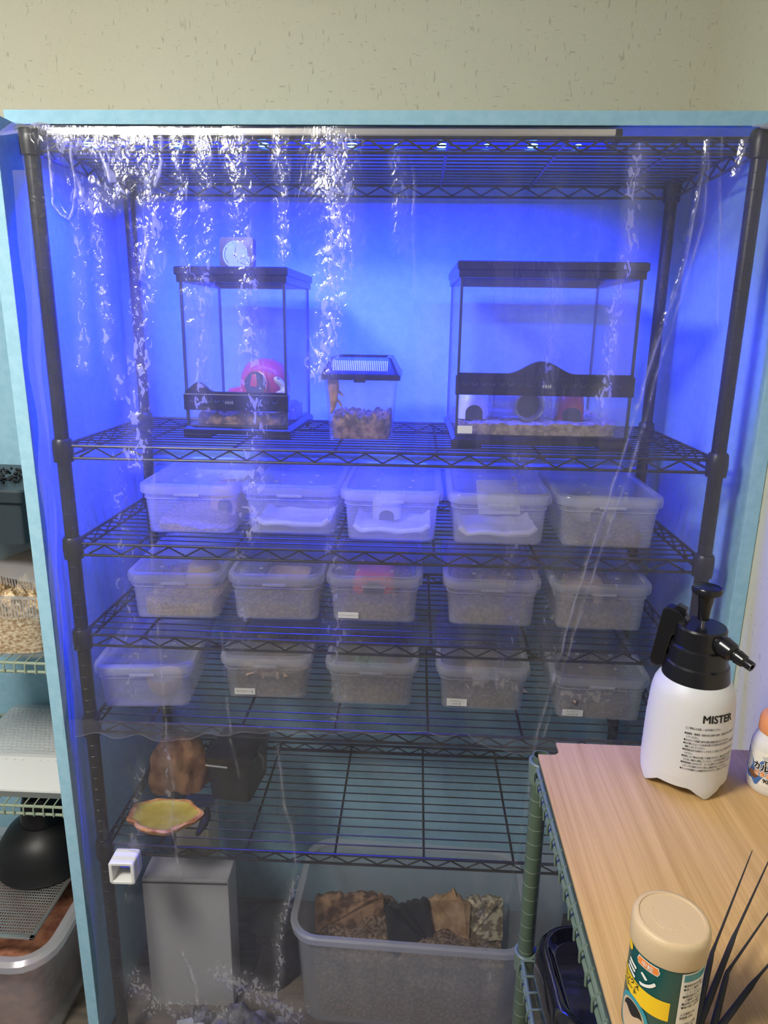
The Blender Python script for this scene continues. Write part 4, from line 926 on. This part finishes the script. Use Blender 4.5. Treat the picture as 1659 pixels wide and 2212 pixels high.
# ================================================================== GREEN WIRE RACKS
def green_shelf(mb, x0, x1, y0, y1, z, wires='y', sp=.0245, dz=.021, r=.0033, inset=.008, out=.007):
    """two perimeter rails with wires that bend down over them"""
    C0 = (x0, x1, y0, y1); x0 -= out; x1 += out; y0 -= out; y1 += out; inset += out
    zl = z-dz
    for zz in (z-.0035, zl):
        mb.tube([(x0,y0+inset,zz),(x0,y1-inset,zz)], r, 8); mb.tube([(x1,y0+inset,zz),(x1,y1-inset,zz)], r, 8)
        mb.tube([(x0+inset,y0,zz),(x1-inset,y0,zz)], r, 8); mb.tube([(x0+inset,y1,zz),(x1-inset,y1,zz)], r, 8)
    if wires == 'y':
        x = x0+.02
        while x < x1-.01:
            mb.tube([(x,y0-.0048,zl-.002),(x,y0-.0050,z-.008),(x,y0-.001,z-.0005),(x,y0+.010,z+.0002),(x,y1-.010,z+.0002),(x,y1+.001,z-.0005),(x,y1+.0050,z-.008),(x,y1+.0048,zl-.002)], .0017, 6); x += sp
        for yy in (y0+(y1-y0)/3, y0+2*(y1-y0)/3): mb.tube([(x0,yy,z-.005),(x1,yy,z-.005)], .0028, 6)
    else:
        y = y0+.025
        while y < y1-.01:
            mb.tube([(x0-.0048,y,zl-.002),(x0-.0055,y,z-.010),(x0-.001,y,z-.0005),(x0+.010,y,z+.0002),(x1-.010,y,z+.0002),(x1+.001,y,z-.0005),(x1+.0050,y,z-.008),(x1+.0048,y,zl-.002)], .0017, 6); y += sp
        for xx in (x0+(x1-x0)/3, x0+2*(x1-x0)/3): mb.tube([(xx,y0,z-.005),(xx,y1,z-.005)], .0028, 6)
    for x in C0[:2]:
        for y in C0[2:]:
            mb.lathe([(.0136,-.033),(.0170,-.033),(.0178,-.012),(.0180,.0),(.0168,.0012),(.0136,.0012)], 20, (x,y,z), cap0=False, cap1=False)
    return mb
def green_posts(rack, xs, ys, h):
    for x in xs:
        for y in ys:
            prof = [(.0127,0),(.0127,h),(.0108,h),(.0108,h-.12),(.004,h-.12)]
            p = MB().lathe(prof, 28, cap1=True).build('post', MT['green_post'], rack, angle=50); p.location = Vector((x,y,FL))-Vector(rack.location)
# right rack carrying the bamboo board
GX0, GX1, GY0, GY1 = .2545, .640, -.875, -.3155
GT = .8852
gr = thing('green_wire_rack', 'dark green steel wire rack carrying the bamboo board at the lower right', 'shelf rack', (.45, -.59, FL))
for z in (GT+.001, .537):
    o = green_shelf(MB(), GX0, GX1, GY0, GY1, z, 'x', .0275).build('wire_shelf', MT['green'], gr); o.location = -Vector(gr.location)
green_posts(gr, (GX0, GX1), (GY0, GY1), .896-FL)
# bamboo board with notched corners
def board():
    x0, x1, y0, y1 = .2485, .655, -.905, -.288; n = .032; out = []
    def notch(cx, cy, sx, sy):  # concave corner around the post
        pts = []
        for k in range(9):
            a = math.radians(90*k/8); pts.append((cx+sx*(n-.012)-sx*0+sx*.0, cy))
        return pts
    # back-left notch
    r = .012
    def arc(cx, cy, a0, a1, m=7): return [(cx+r*math.cos(math.radians(a0+(a1-a0)*k/m)), cy+r*math.sin(math.radians(a0+(a1-a0)*k/m))) for k in range(m+1)]
    out += [(x0, y1-n)]+arc(x0+n-r, y1-n+r, 270, 360)+[(x0+n, y1)]
    out += [(x1-n, y1)]+arc(x1-n+r, y1-n+r, 180, 270)+[(x1, y1-n)]
    out += [(x1, y0+n)]+arc(x1-n+r, y0+n-r, 90, 180)+[(x1-n, y0)]
    out += [(x0+n, y0)]+arc(x0+n-r, y0+n-r, 0, 90)+[(x0, y0+n)]
    return out
bo = board(); TB = .9
t = thing('bamboo_board', 'light bamboo board lying as a top on the green wire rack', 'board', (0,0,0))
MB().prism(bo, TB-.0045, TB).build('board', MT['bamboo'], t, smooth=False)
MB().prism([(x*.9995+.0002, y) for x, y in bo], TB-.0115, TB-.0046).build('backing', MT['dark_grey'], t, smooth=False, label='dark underside layer')
# left rack
gl = thing('green_wire_rack', 'pale green wire rack behind the tall blue foam board at the left edge', 'shelf rack', (-1.1, .2, FL))
for z in (.814, .463):
    o = green_shelf(MB(), -1.55, -.6815, .077, .425, z, 'y', .0225, .023).build('wire_shelf', MT['green_light'] if 'green_light' in MT else MT.setdefault('green_light', pbr('pale_green_steel', (.30,.36,.26), .4)), gl); o.location = -Vector(gl.location)
green_posts(gl, (-1.55, -.6815), (.077, .425), 1.0)

# ================================================================== THINGS ON THE LEFT RACK
LZ = .8155
t = thing('insect_bin', 'clear ribbed plastic bin of wood chips on the left green rack', 'plastic tank', (-.860, .252, LZ), 0)
mb = MB(); w, d, h = .300, .335, .138
mb.rings([rr(w,d,.015,0), rr(w+.006,d+.006,.016,h), rr(w+.002,d+.002,.015,h), rr(w-.004,d-.004,.014,.003)]); mb.build('tank', MT['clearbox'], t)
mb = MB()
for z0 in (h-.004,): mb.rings([rr(w+.008,d+.008,.016,z0), rr(w+.016,d+.016,.018,z0+.001), rr(w+.016,d+.016,.018,z0+.006), rr(w+.004,d+.004,.016,z0+.006), rr(w+.004,d+.004,.016,z0)], cap0=False, cap1=False)
mb.build('rim', MT['lid'], t)
mb = MB()
for k in range(44): mb.bx(-w/2+.01+k*.0065, -w/2+.0125+k*.0065, -d/2-.0055, -d/2-.0035, h-.045, h-.006)
mb.build('ribbed_panel', MT['lid'], t, smooth=False)
o = MB().box((0,0,0), (.29,.20,.004), rx=.10).build('open_lid', MT['lid'], t, smooth=False, bevel=.001); o.location = (-.030, .045, h+.036); o.rotation_euler = (.18, .12, -.16)
mb = MB()
for k in range(40): mb.bx(-.145+k*.0073, -.1425+k*.0073, -.1035, -.1010, -.028, -.006)
q_ = mb.build('ribbed_edge', MT['rimp'], o, smooth=False)
bedding('wood_chip_bedding', MT['wood_chips'], 'pale yellow wood chips filling the clear bin on the left rack', 'bedding', (-.860, .252, LZ+.004), .288, .322, .085, 0, .035, 51, .02, n=54, freq=35, taper=.01)
tag(MB().tube([(-.06,0,.03),(0,.02,.045),(.06,.03,.035)], [.03,.04,.02], 12).build('cork_tube', MT['cork'], None, loc=(-.865, .31, LZ+.075)), 'dark brown cork piece half buried in the yellow wood chips', 'bark')
t = thing('planter_box', 'dark grey open box on top of the clear bin at the left edge', 'plastic box', (-.885, .288, LZ+.225), -.06)
MB().rings([rr(.23,.23,.006,0), rr(.24,.24,.006,.115)]).build('body', MT['dark_grey'], t)
MB().rings([rr(.255,.255,.008,.095), rr(.262,.262,.008,.118), rr(.255,.255,.008,.122)]).build('rim', MT['dark_grey'], t)
mb = MB(); rs = random.Random(4)
for k in range(160):
    x, y, z = rs.uniform(-.10,.075), rs.uniform(-.10,.02), rs.uniform(0,.016); mb.lathe([(.0005,-.004),(.004,0),(.0005,.004)], 5, (x,y,.124+z))
o = mb.build('moss', MT['black_matte'], None, smooth=False, loc=(-.885, .288, LZ+.225)); tag(o, 'black mossy granules heaped on the dark grey box', 'moss', kind='stuff')
# clear embossed lids and tray on the lower shelf
LZ2 = .464
t = thing('tray', 'wide pale grey flat tray on the lower green shelf at the left edge', 'tray', (-.860, .252, LZ2+.0005), 0)
MB().rings([rr(.29,.32,.01,0), rr(.318,.345,.01,.024), rr(.310,.338,.01,.024), rr(.28,.31,.01,.006)]).build('body', MT['light_grey'], t)
MB().bx(-.156,.156,-.170,.168,.0245,.0275).build('sheet', MT['white_pl'], t, smooth=False)
t = thing('clear_lid', 'clear plastic lid with embossed dimples stacked on the grey tray', 'lid', (-.858, .310, LZ2+.0285), 0)
MB().rings([rr(.30,.215,.01,.0), rr(.305,.22,.01,.006), rr(.305,.22,.01,.010), rr(.28,.19,.01,.010)], cap0=False).build('cover', MT['emboss'], t)
mb = MB()
for i in range(26):
    for j in range(15): mb.box((-.145+i*.0115+(j%2)*.0057, -.090+j*.0120, .0112), (.0055,.0055,.0016), rz=.785)
mb.build('dimples', MT['lid'], t, smooth=False)
MB().tube([(-.14,-.103,.013),(.13,-.103,.013)], .0025, 8).build('handle_bar', MT['clearbox'], t)
mb = MB()
for k in range(15): mb.lathe([(.0005,0),(.0025,.001),(.0005,.003)], 8, (-.145+k*.0205, -.122, .0005))
mb.build('pegs', MT['lid'], t)
# black dome lamp
t = thing('dome_lamp', 'black dome reptile lamp resting on a wire screen at the left edge', 'lamp', (-.868, .252, .168), 0)
MB().lathe([(.116,0),(.118,.003),(.116,.006),(.113,.030),(.104,.065),(.086,.092),(.064,.108),(.052,.114),(.052,.118)], 56, cap0=False).build('lamp_shade', MT['lamp_black'], t)
MB().lathe([(.113,.002),(.100,.063),(.06,.103),(.02,.105)], 40, cap0=False).build('reflector', MT['dome_in'], t)
MB().lathe([(.052,.116),(.050,.135),(.046,.165),(.040,.19),(.012,.195)], 36, cap0=False).build('neck', MT['black_pl'], t)
MB().lathe([(.0475,.1775),(.043,.1800),(.040,.1915)], 36, cap0=False, cap1=False).build('socket_ring', MT['light_grey'], t) if False else None
# bin with wire screen at the floor
t = thing('storage_tub', 'cloudy tub with brown contents under the wire screen at the left edge', 'storage tub', (-.985, .150, FL), 0)
W2, D3, H2 = .50, .38, .268
MB().rings([rr(W2-.03,D3-.03,.05,0), rr(W2,D3,.06,H2), rr(W2-.006,D3-.006,.058,H2), rr(W2-.036,D3-.036,.048,.004)]).build('tub', MT['tub'], t)
mb = MB(); mb.rings([rr(W2-.004,D3-.004,.058,H2-.004), rr(W2+.02,D3+.02,.068,H2-.020), rr(W2+.045,D3+.045,.08,H2-.012), rr(W2+.048,D3+.048,.082,H2+.006), rr(W2+.03,D3+.03,.075,H2+.013), rr(W2-.004,D3-.004,.058,H2+.010), rr(W2-.004,D3-.004,.058,H2-.004)], cap0=False, cap1=False)
mb.build('rim', MT['rimp'], t)
bedding('coir_bedding', MT['redbrown'], 'reddish brown bedding inside the tub at the left edge', 'bedding', (-.985, .150, FL+.006), .44, .32, .19, 0, .02, 61, n=30, freq=14, taper=.05)
t = thing('wire_screen', 'silver wire screen lid lying across the tub at the left edge', 'screen', (-.985, .155, FL+H2+.0135), 0)
MB().bx(-.205,.205,-.145,.145,.001,.0022).build('mesh', MT['screen'], t, smooth=False)
mb = MB()
for b in ((-.213,.213,-.153,-.143),(-.213,.213,.143,.153),(-.213,-.203,-.153,.153),(.203,.213,-.153,.153)): mb.bx(*b, 0, .005)
mb.build('frame', MT['alu'], t, smooth=False, bevel=.001)
crumple('litter_bag', MT['clearbox'], 'clear plastic wrapper hanging low beside the blue foam board', (-.700, -.03, FL+.001), .05, .06, .12, 44, 'wrapper')
tag(MB().box((0,0,.01), (.022,.018,.02), rz=.4).build('orange_cap', MT['label_orange'], None, smooth=False, loc=(-.672, -.035, FL+.08), bevel=.003), 'small orange red cap beside the foot of the foam board', 'cap') if False else None

# ================================================================== PRESSURE SPRAYER
sp = thing('pressure_sprayer', 'white bottle pressure sprayer with a black pump head and MISTER lettering', 'spray bottle', (.4430, -.356, TB), 0)
sp.scale = (.95, .95, 1)
def body_r(z):
    P_ = [(0,.0560),(.012,.0590),(.03,.0600),(.09,.0590),(.130,.0565),(.143,.0535),(.153,.0480),(.160,.0420),(.165,.0400)]
    return float(np.interp(z, [p[0] for p in P_], [p[1] for p in P_]))
mb = MB(); n = 72; rings = []
FA = -math.radians(78)
def foot(a):  # four pointed feet
    c = math.cos(2*(a-FA)); return max(0, (abs(math.cos((a-FA)*1.0*2))-.0))**1.0 if False else max(0, 1-abs(((a-FA+math.pi/4) % (math.pi/2))-math.pi/4)/.42)
for zz in (0,.012,.02,.03,.045,.09,.130,.137,.143,.148,.153,.157,.160,.165):
    ring_ = []
    for k in range(n):
        a = 2*math.pi*k/n; fz = foot(a); z = zz
        if zz == 0: z = .017*(1-fz)+.0002
        elif zz == .012: z = .017*(1-fz)+.010+.004*fz
        elif zz == .02: z = max(.02, .017*(1-fz)+.013)
        r = body_r(max(z, .001))+(.003*fz*(1-zz/.030) if zz < .030 else 0)
        ring_.append((r*math.cos(a), r*math.sin(a), z))
    rings.append(ring_)
inner = [(.050*math.cos(2*math.pi*k/n), .050*math.sin(2*math.pi*k/n), .016) for k in range(n)]
mb.loft([inner]+rings, cap0=True, cap1=True)
bottle = mb.build('bottle', MT['white_bottle'], sp, angle=70)
MB().lathe([(.044,.154),(.0455,.156),(.0425,.176),(.0405,.178),(.0400,.1785),(.0375,.200),(.0355,.202),(.0345,.2025),(.0335,.226),(.0315,.2285),(.004,.2290)], 56).build('pump_head', MT['black_pl'], sp, angle=28)
q = MB().lathe([(.003,.229),(.003,.238)], 14).build('piston_rod', MT['silver'], sp)
MB().lathe([(.0075,.237),(.0080,.243),(.0085,.252),(.0112,.270),(.0115,.272),(.0195,.2745),(.0205,.279),(.0185,.2825),(.0165,.2815),(.004,.2805)], 36).build('pump_knob', MT['black_pl'], sp, angle=50)
# nozzle pointing right and down
p0 = Vector((.012,-.026,.216)); pd = Vector((.022,-.036,-.010)).normalized()
def along(segs, n=28):
    u = pd.orthogonal().normalized(); w_ = pd.cross(u); return [[p0+pd*s+(u*math.cos(2*math.pi*k/n)+w_*math.sin(2*math.pi*k/n))*r*(1+(rib*(k % 2))) for k in range(n)] for s, r, rib in segs]
MB().rings(along([(0,.0115,0),(.008,.0125,0),(.009,.0135,.05),(.024,.0120,.05),(.025,.0110,0),(.028,.0095,0)])).build('nozzle_collar', MT['black_pl'], sp)
MB().rings(along([(.026,.0082,0),(.031,.0082,0),(.032,.0092,.04),(.043,.0080,.04),(.045,.0062,0),(.050,.0066,0),(.055,.0064,0),(.055,.0035,0),(.050,.0030,0)])).build('nozzle_tip', MT['black_pl'], sp)
# handle to the back left
hd = Vector((-.80,.60,0)).normalized(); hn = Vector((-hd.y, hd.x, 0))
def hprism(pts, t0, t1):
    mb = MB(); n_ = len(pts); A = [hd*r+hn*t0+Vector((0,0,z)) for r, z in pts]; B = [hd*r+hn*t1+Vector((0,0,z)) for r, z in pts]
    mb.add(A+B, [tuple(range(n_)), tuple(range(2*n_-1, n_-1, -1))]+[(i,(i+1) % n_,n_+(i+1) % n_,n_+i) for i in range(n_)]); return mb
hprism([(.018,.215),(.018,.231),(.030,.243),(.048,.245),(.053,.240),(.063,.165),(.060,.158),(.051,.156),(.043,.160),(.040,.185),(.036,.205),(.030,.214)], -.010, .010).build('handle', MT['black_pl'], sp, smooth=False, bevel=.002)
hprism([(.022,.236),(.022,.246),(.034,.250),(.038,.246),(.038,.240)], -.006, .006).build('trigger_lock', MT['black_pl'], sp, smooth=False, bevel=.001)
mb = MB()
for k in range(3):
    c = hd*(.0470+.0042*k)+hn*(-.0108)+Vector((0,0,.222-.020*k)); mb.lathe([(.0005,-.001),(.0062,-.001),(.0070,.0005),(.0060,.001),(.0005,0)], 18, (0,0,0)); m_ = mb
    vs = mb.v[-18*5:]
    R_ = Matrix((hd, Vector((0,0,1)), hn)).transposed()
    mb.v[-18*5:] = [tuple(c+R_ @ Vector(v)) for v in vs]
mb.build('grip_rings', MT['black_gloss'], sp)
# printing
A0 = -math.radians(99)
Rf = lambda z: body_r(z)
flat_text('printed_title', [('MISTER', -.0235, .1150, .0150, .00045, 1.0, 'LEFT')], MT['ink'], bottle, lambda u, v: on_cyl(.0590, A0+.30, 0, .0005, 0, Rf)(u+.008, v))
lines = ['⚠ご使用上の注意 ---- 必ずお読みください。', '●強酸性・揮発性・粘性のある液体や溶剤、お湯(40℃以上)は使用しな', '　いでください。', '●水はタンク目盛り表示の最大容量を超えないでください。',
 '●水の勢いによっては生体を傷つける恐れがありますので、生体に直接', '　噴射しないでください。', '●使用後は必ず本体キャップをゆっくり回してタンク内の圧力を抜いて', '　ください。',
 '●使用しない時は水を抜いて乾燥させてから、直射日光や火の気の当', '　たらない場所に保管してください。ひびや変色の原因になります。', '●使用有無にかかわらず、タンクに細かいひびや変色などが見られた', '　らタンクの寿命ですので直ちに使用を中止してください。', '●タンクの目盛りには誤差がありますので、目安としてください。']
flat_text('printed_text', [(s, -.038, .1045-i*.0047-(0.003 if i else 0), .0035, .00003, .72, 'LEFT') for i, s in enumerate(lines)], MT['ink'], bottle, lambda u, v: on_cyl(.0590, A0+.16, 0, .0005, 0, Rf)(u+.010, v))

# ================================================================== SUPPLEMENT JAR
def jar_r(z): return float(np.interp(z, [0,.004,.010,.066,.076,.084,.088], [.026,.0285,.0295,.0295,.027,.0225,.0215]))
SJ = thing('supplement_jar', 'small jar of white powder with an orange cap and printed label at the right edge', 'jar', (.5545, -.375, TB), 0)
j_ = MB().lathe([(.026,.0003),(.0285,.004),(.0295,.010),(.0295,.066),(.0285,.071),(.0265,.077),(.0225,.083),(.0215,.088)], 48).build('jar', MT['jar_pl'] if 'jar_pl' in MT else MT.setdefault('jar_pl', pbr('cloudy_jar', (.74,.73,.69), .25)), SJ)
MB().lathe([(.0238,.086),(.0245,.088),(.0240,.104),(.0215,.110),(.0165,.1125),(.004,.1130)], 40).build('cap', MT['orange_cap'], SJ)
F0 = math.radians(-128)
cyl_patch(.0295, F0-1.5, F0+1.6, .016, .064, 40, 4).build('label', MT['cream'], SJ)
cyl_patch(.0295, F0-1.4, F0+1.5, .022, .050, 48, 5, .0005, outline=lambda u: (.020+.006*math.sin(u*17)+.004*math.sin(u*31), .050+.007*math.sin(u*13+1)+.003*math.sin(u*37))).build('label_print', MT['label_blue'], SJ)
for a_, lo, hi, mt in ((-1.0,.024,.058,'light_grey'),(-.62,.02,.034,'brown_rock'),(.55,.020,.060,'label_orange'),(.0,.052,.061,'light_grey'),(1.0,.022,.05,'pink')):
    cyl_patch(.0295, F0+a_-.28, F0+a_+.28, lo, hi, 16, 4, .0007, outline=lambda u, lo=lo, hi=hi: ((lo+hi)/2-(hi-lo)/2*math.sin(math.pi*min(max(u,.02),.98))**.6*(.8+.2*math.sin(u*19)), (lo+hi)/2+(hi-lo)/2*math.sin(math.pi*min(max(u,.02),.98))**.6*(.75+.25*math.sin(u*23)))).build('label_patch', MT[mt], SJ)
def jtext(items, mat, eps, b): flat_text('printed_text', [(s, x, y, z, bb+b, sx, al) for s, x, y, z, bb, sx, al in items], mat, SJ, on_cyl(.0295, F0, 0, eps))
it1 = [('THE', -.006, .0475, .0085, .0003, 1, 'LEFT'), ('カルシウム', -.019, .0380, .0115, .0005, .9, 'LEFT')]
it2 = [('ビタミンD', -.016, .0295, .0080, .0004, .9, 'LEFT'), ('90g', -.004, .0215, .0080, .0003, .9, 'LEFT')]
jtext(it1+it2, MT['cream'], .0010, .0009); jtext(it1+[it2[1]], MT['ink'], .0013, 0); jtext([it2[0]], MT['label_orange'], .0013, 0)

# ================================================================== GREEN FOOD CANISTER
CA = thing('food_canister', 'dark green labelled food canister with a tan lid at the bottom right', 'canister', (.287, -.733, TB), 0)
CA.rotation_euler = (0,0,0)
cr = .0305
MB().lathe([(.029,.0005),(cr,.003),(cr,.100),(.029,.101)], 56).build('body', MT['label_green'], CA)
MB().lathe([(.0318,.094),(.0322,.097),(.0322,.1140),(.0305,.1185),(.0285,.1195),(.0268,.1195),(.0262,.1185),(.0250,.1185),(.004,.1188)], 64).build('lid', MT['lid_tan'], CA, angle=50)
mb = MB(); mb.tube([(-.010+.010*math.cos(a)*.55, .012*math.sin(a), .1187) for a in np.linspace(1.4, 4.6, 12)], .0003, 4); mb.tube([(.004,.014,.1187),(.009,-.012,.1187)], .0003, 4); mb.tube([(-.010,-.010,.1187),(-.004,-.013,.1187),(.0,-.010,.1187)], .0003, 4)
mb.build('lid_relief', MT['lid_tan'], CA, label='faint raised outline on the lid')
CF = math.radians(-127)
def cpatch(nm, u0, u1, z0, z1, mat, eps, ol=None, lab=None): return cyl_patch(cr, CF+u0/cr, CF+u1/cr, z0, z1, 32, 6, eps, outline=ol).build(nm, MT[mat], CA, label=lab)
# yellow swoosh band
cpatch('label_band', -.040, .0150, 0, 0, 'label_yellow', .0003, lambda u: (.0405+.008*(1-u)**1.7, .0600+.004*(1-u)**1.7), 'curved yellow band')
cpatch('label_panel', .0215, .0500, .0, .092, 'cream', .0003, lambda u: (.004, .0915), 'cream text panel')
cpatch('label_panel', .0235, .0480, .0, .0, 'label_teal', .0005, lambda u: (.0830, .0900), 'teal heading bar')
cpatch('label_panel', .0245, .0345, .0, .0, 'label_teal', .0005, lambda u: (.0120, .0235), 'teal square')
def ell(cu, cz, au, az): return lambda u: (cz-az*math.sqrt(max(0,1-(2*u-1)**2)), cz+az*math.sqrt(max(0,1-(2*u-1)**2)))
cpatch('label_oval', -.0330, .0010, 0, 0, 'label_teal', .0004, ell(0,.0235,0,.0215), 'teal oval')
cpatch('label_oval', -.0300, -.0020, 0, 0, 'tan', .0006, ell(0,.0225,0,.0180), 'tan oval')
cpatch('label_oval', -.0270, -.0040, 0, 0, 'ink', .0007, lambda u: (.027+.002*math.sin(u*9), .0225+.015*math.sqrt(max(0,1-(2*u-1)**2))+.002), 'black patch in the oval')
cpatch('label_oval', -.0330, -.0240, 0, 0, 'label_yellow', .0008, ell(0,.0885,0,.0040), 'small yellow badge')
cpatch('label_oval', -.0170, .0040, 0, 0, 'cream', .0004, lambda u: (.0825, .0912) if .04 < u < .96 else (.085, .088))
cpatch('label_oval', -.0163, .0033, 0, 0, 'label_orange', .0006, lambda u: (.0832, .0905) if .04 < u < .96 else (.085, .088), 'orange pill shape')
flat_text('printed_text', [('ミン', -.0300, .0650, .0165, .0007, 1.0, 'LEFT')], MT['cream'], CA, on_cyl(cr, CF, 0, .0009, 0))
flat_text('printed_text', [('中粒', -.0120, .0848, .0055, .0001, 1.0, 'LEFT')], MT['cream'], CA, on_cyl(cr, CF, 0, .0011, 0))
flat_text('printed_text', [('クロックス', -.0380, .0560, .0068, .0001, .8, 'LEFT'), ('フロート', -.0340, .0490, .0068, .0001, .8, 'LEFT')], MT['ink'], CA, on_cyl(cr, CF, 0, .0010, 0))
sm = ['●直射日光を避け', '●涼しい場所に保管', '　してください。', '●開封後はお早めに', '　ご使用ください。', '●幼児の手の届かない', '●食べ残しは取除く', '', '人工飼料です。', '原産国 日本', '', '成分 粗たん白質', '粗脂肪 粗繊維', '粗灰分 水分', '内容量']
flat_text('printed_text', [(s, .0240, .0780-.0038*i, .0028, .00003, .9, 'LEFT') for i, s in enumerate(sm)], MT['ink'], CA, on_cyl(cr, CF, 0, .0007))

# ================================================================== TWEEZERS
def tweezers(label, base, mids, tips, wide):
    t = thing('tweezers', label, 'tweezers', base, 0); B = Vector(base)
    for mid, knee, tip in zip(mids, wide, tips):
        pts = [B, Vector(mid), Vector(knee), Vector(tip)]
        # resample polyline with changing width: broad flat spring, then slender arm
        w_ = [.0026,.0031,.0024,.0007]; th = [.0012,.0013,.0012,.0006]; P_, Wd, Th = [], [], []
        for i in range(3):
            for k in range(8 if i < 2 else 12):
                f = k/(8 if i < 2 else 12); P_.append(pts[i].lerp(pts[i+1], f))
                if i < 2: Wd.append(w_[i]*(1-f)+w_[i+1]*f); Th.append(.0013)
                else:
                    g = max(0, f-.08); Wd.append(.0013*(1-g)+.0005*g if f > .05 else .0019); Th.append(.0011*(1-f)+.0006*f)
        P_.append(pts[3]); Wd.append(.0004); Th.append(.0004)
        rings = []
        for i, p in enumerate(P_):
            d_ = (P_[min(i+1, len(P_)-1)]-P_[max(i-1, 0)]).normalized(); s_ = d_.cross(Vector((0,0,1))).normalized(); u_ = s_.cross(d_)
            rings.append([p-B+s_*Wd[i]*math.cos(a)+u_*Th[i]*math.sin(a)*1.2 for a in [2*math.pi*k/10 for k in range(10)]])
        MB().rings(rings).build('arm', MT['black_matte'], t)
    return t
tweezers('long black tweezers lying left of the second pair, beside the food canister', (.3030, -.7650, .9075),
         [(.3240,-.7300,.914), (.3290,-.7300,.914)], [(.4410,-.5630,.950), (.4690,-.5560,.950)], [(.3560,-.6760,.925), (.3830,-.6600,.930)])
tweezers('long black tweezers spread wide at the bottom right corner', (.3110, -.7750, .9075),
         [(.3340,-.7400,.914), (.3390,-.7420,.914)], [(.4560,-.6110,.950), (.4600,-.6500,.952)], [(.3600,-.7000,.928), (.3800,-.7100,.930)])
tag(MB().box((0,0,.003), (.010,.006,.0055), rz=.3).build('pink_tag', MT['pink'], None, smooth=False, loc=(.3285, -.7265, TB), bevel=.0008), 'tiny pink tag between the canister and the tweezers', 'tag')
t = thing('dark_canister', 'dark green container cut off by the lower right edge', 'canister', (.4180, -.7450, TB), 0)
MB().lathe([(.030,.0005),(.0315,.003),(.0315,.060),(.030,.062)], 40).build('body', MT['label_green'], t)
MB().lathe([(.0312,.058),(.0325,.060),(.0325,.078),(.030,.082),(.004,.082)], 40).build('lid', MT['beige'], t)

# ================================================================== BLACK GLOSSY WARMER ON THE LOWER GREEN SHELF
t = thing('black_case', 'black glossy rounded case with an oval recess on the lower green shelf', 'case', (.318, -.430, .5385), .06)
w, d = .122, .195
MB().rings([rr(w*.98,d*.95,.050,0,8), rr(w*1.0,d*.98,.052,.01,8), rr(w,d,.052,.035,8), rr(w*.98,d*.98,.052,.060,8), rr(w*.90,d*.93,.048,.076,8), rr(w*.80,d*.86,.043,.083,8), rr(w*.72,d*.80,.039,.081,8), rr(w*.68,d*.77,.037,.075,8), rr(w*.60,d*.72,.032,.0735,8), rr(w*.56,d*.69,.030,.070,8), rr(w*.53,d*.67,.028,.070,8)]).build('body', MT['black_gloss'], t, angle=80)
t = thing('black_case', 'black glossy rounded case in front of the one with the oval recess', 'case', (.335, -.600, .5385), 0)
MB().rings([rr(.09,.10,.03,0,6), rr(.105,.115,.04,.03,6), rr(.10,.11,.04,.055,6), rr(.07,.08,.03,.064,6)]).build('body', MT['black_gloss'], t, angle=80)
MB().lathe([(.024,0),(.026,.004),(.026,.010),(.022,.012),(.004,.012)], 30).build('lid', MT['light_grey'], t, loc=(0, 0, .0645), label='round grey lid')
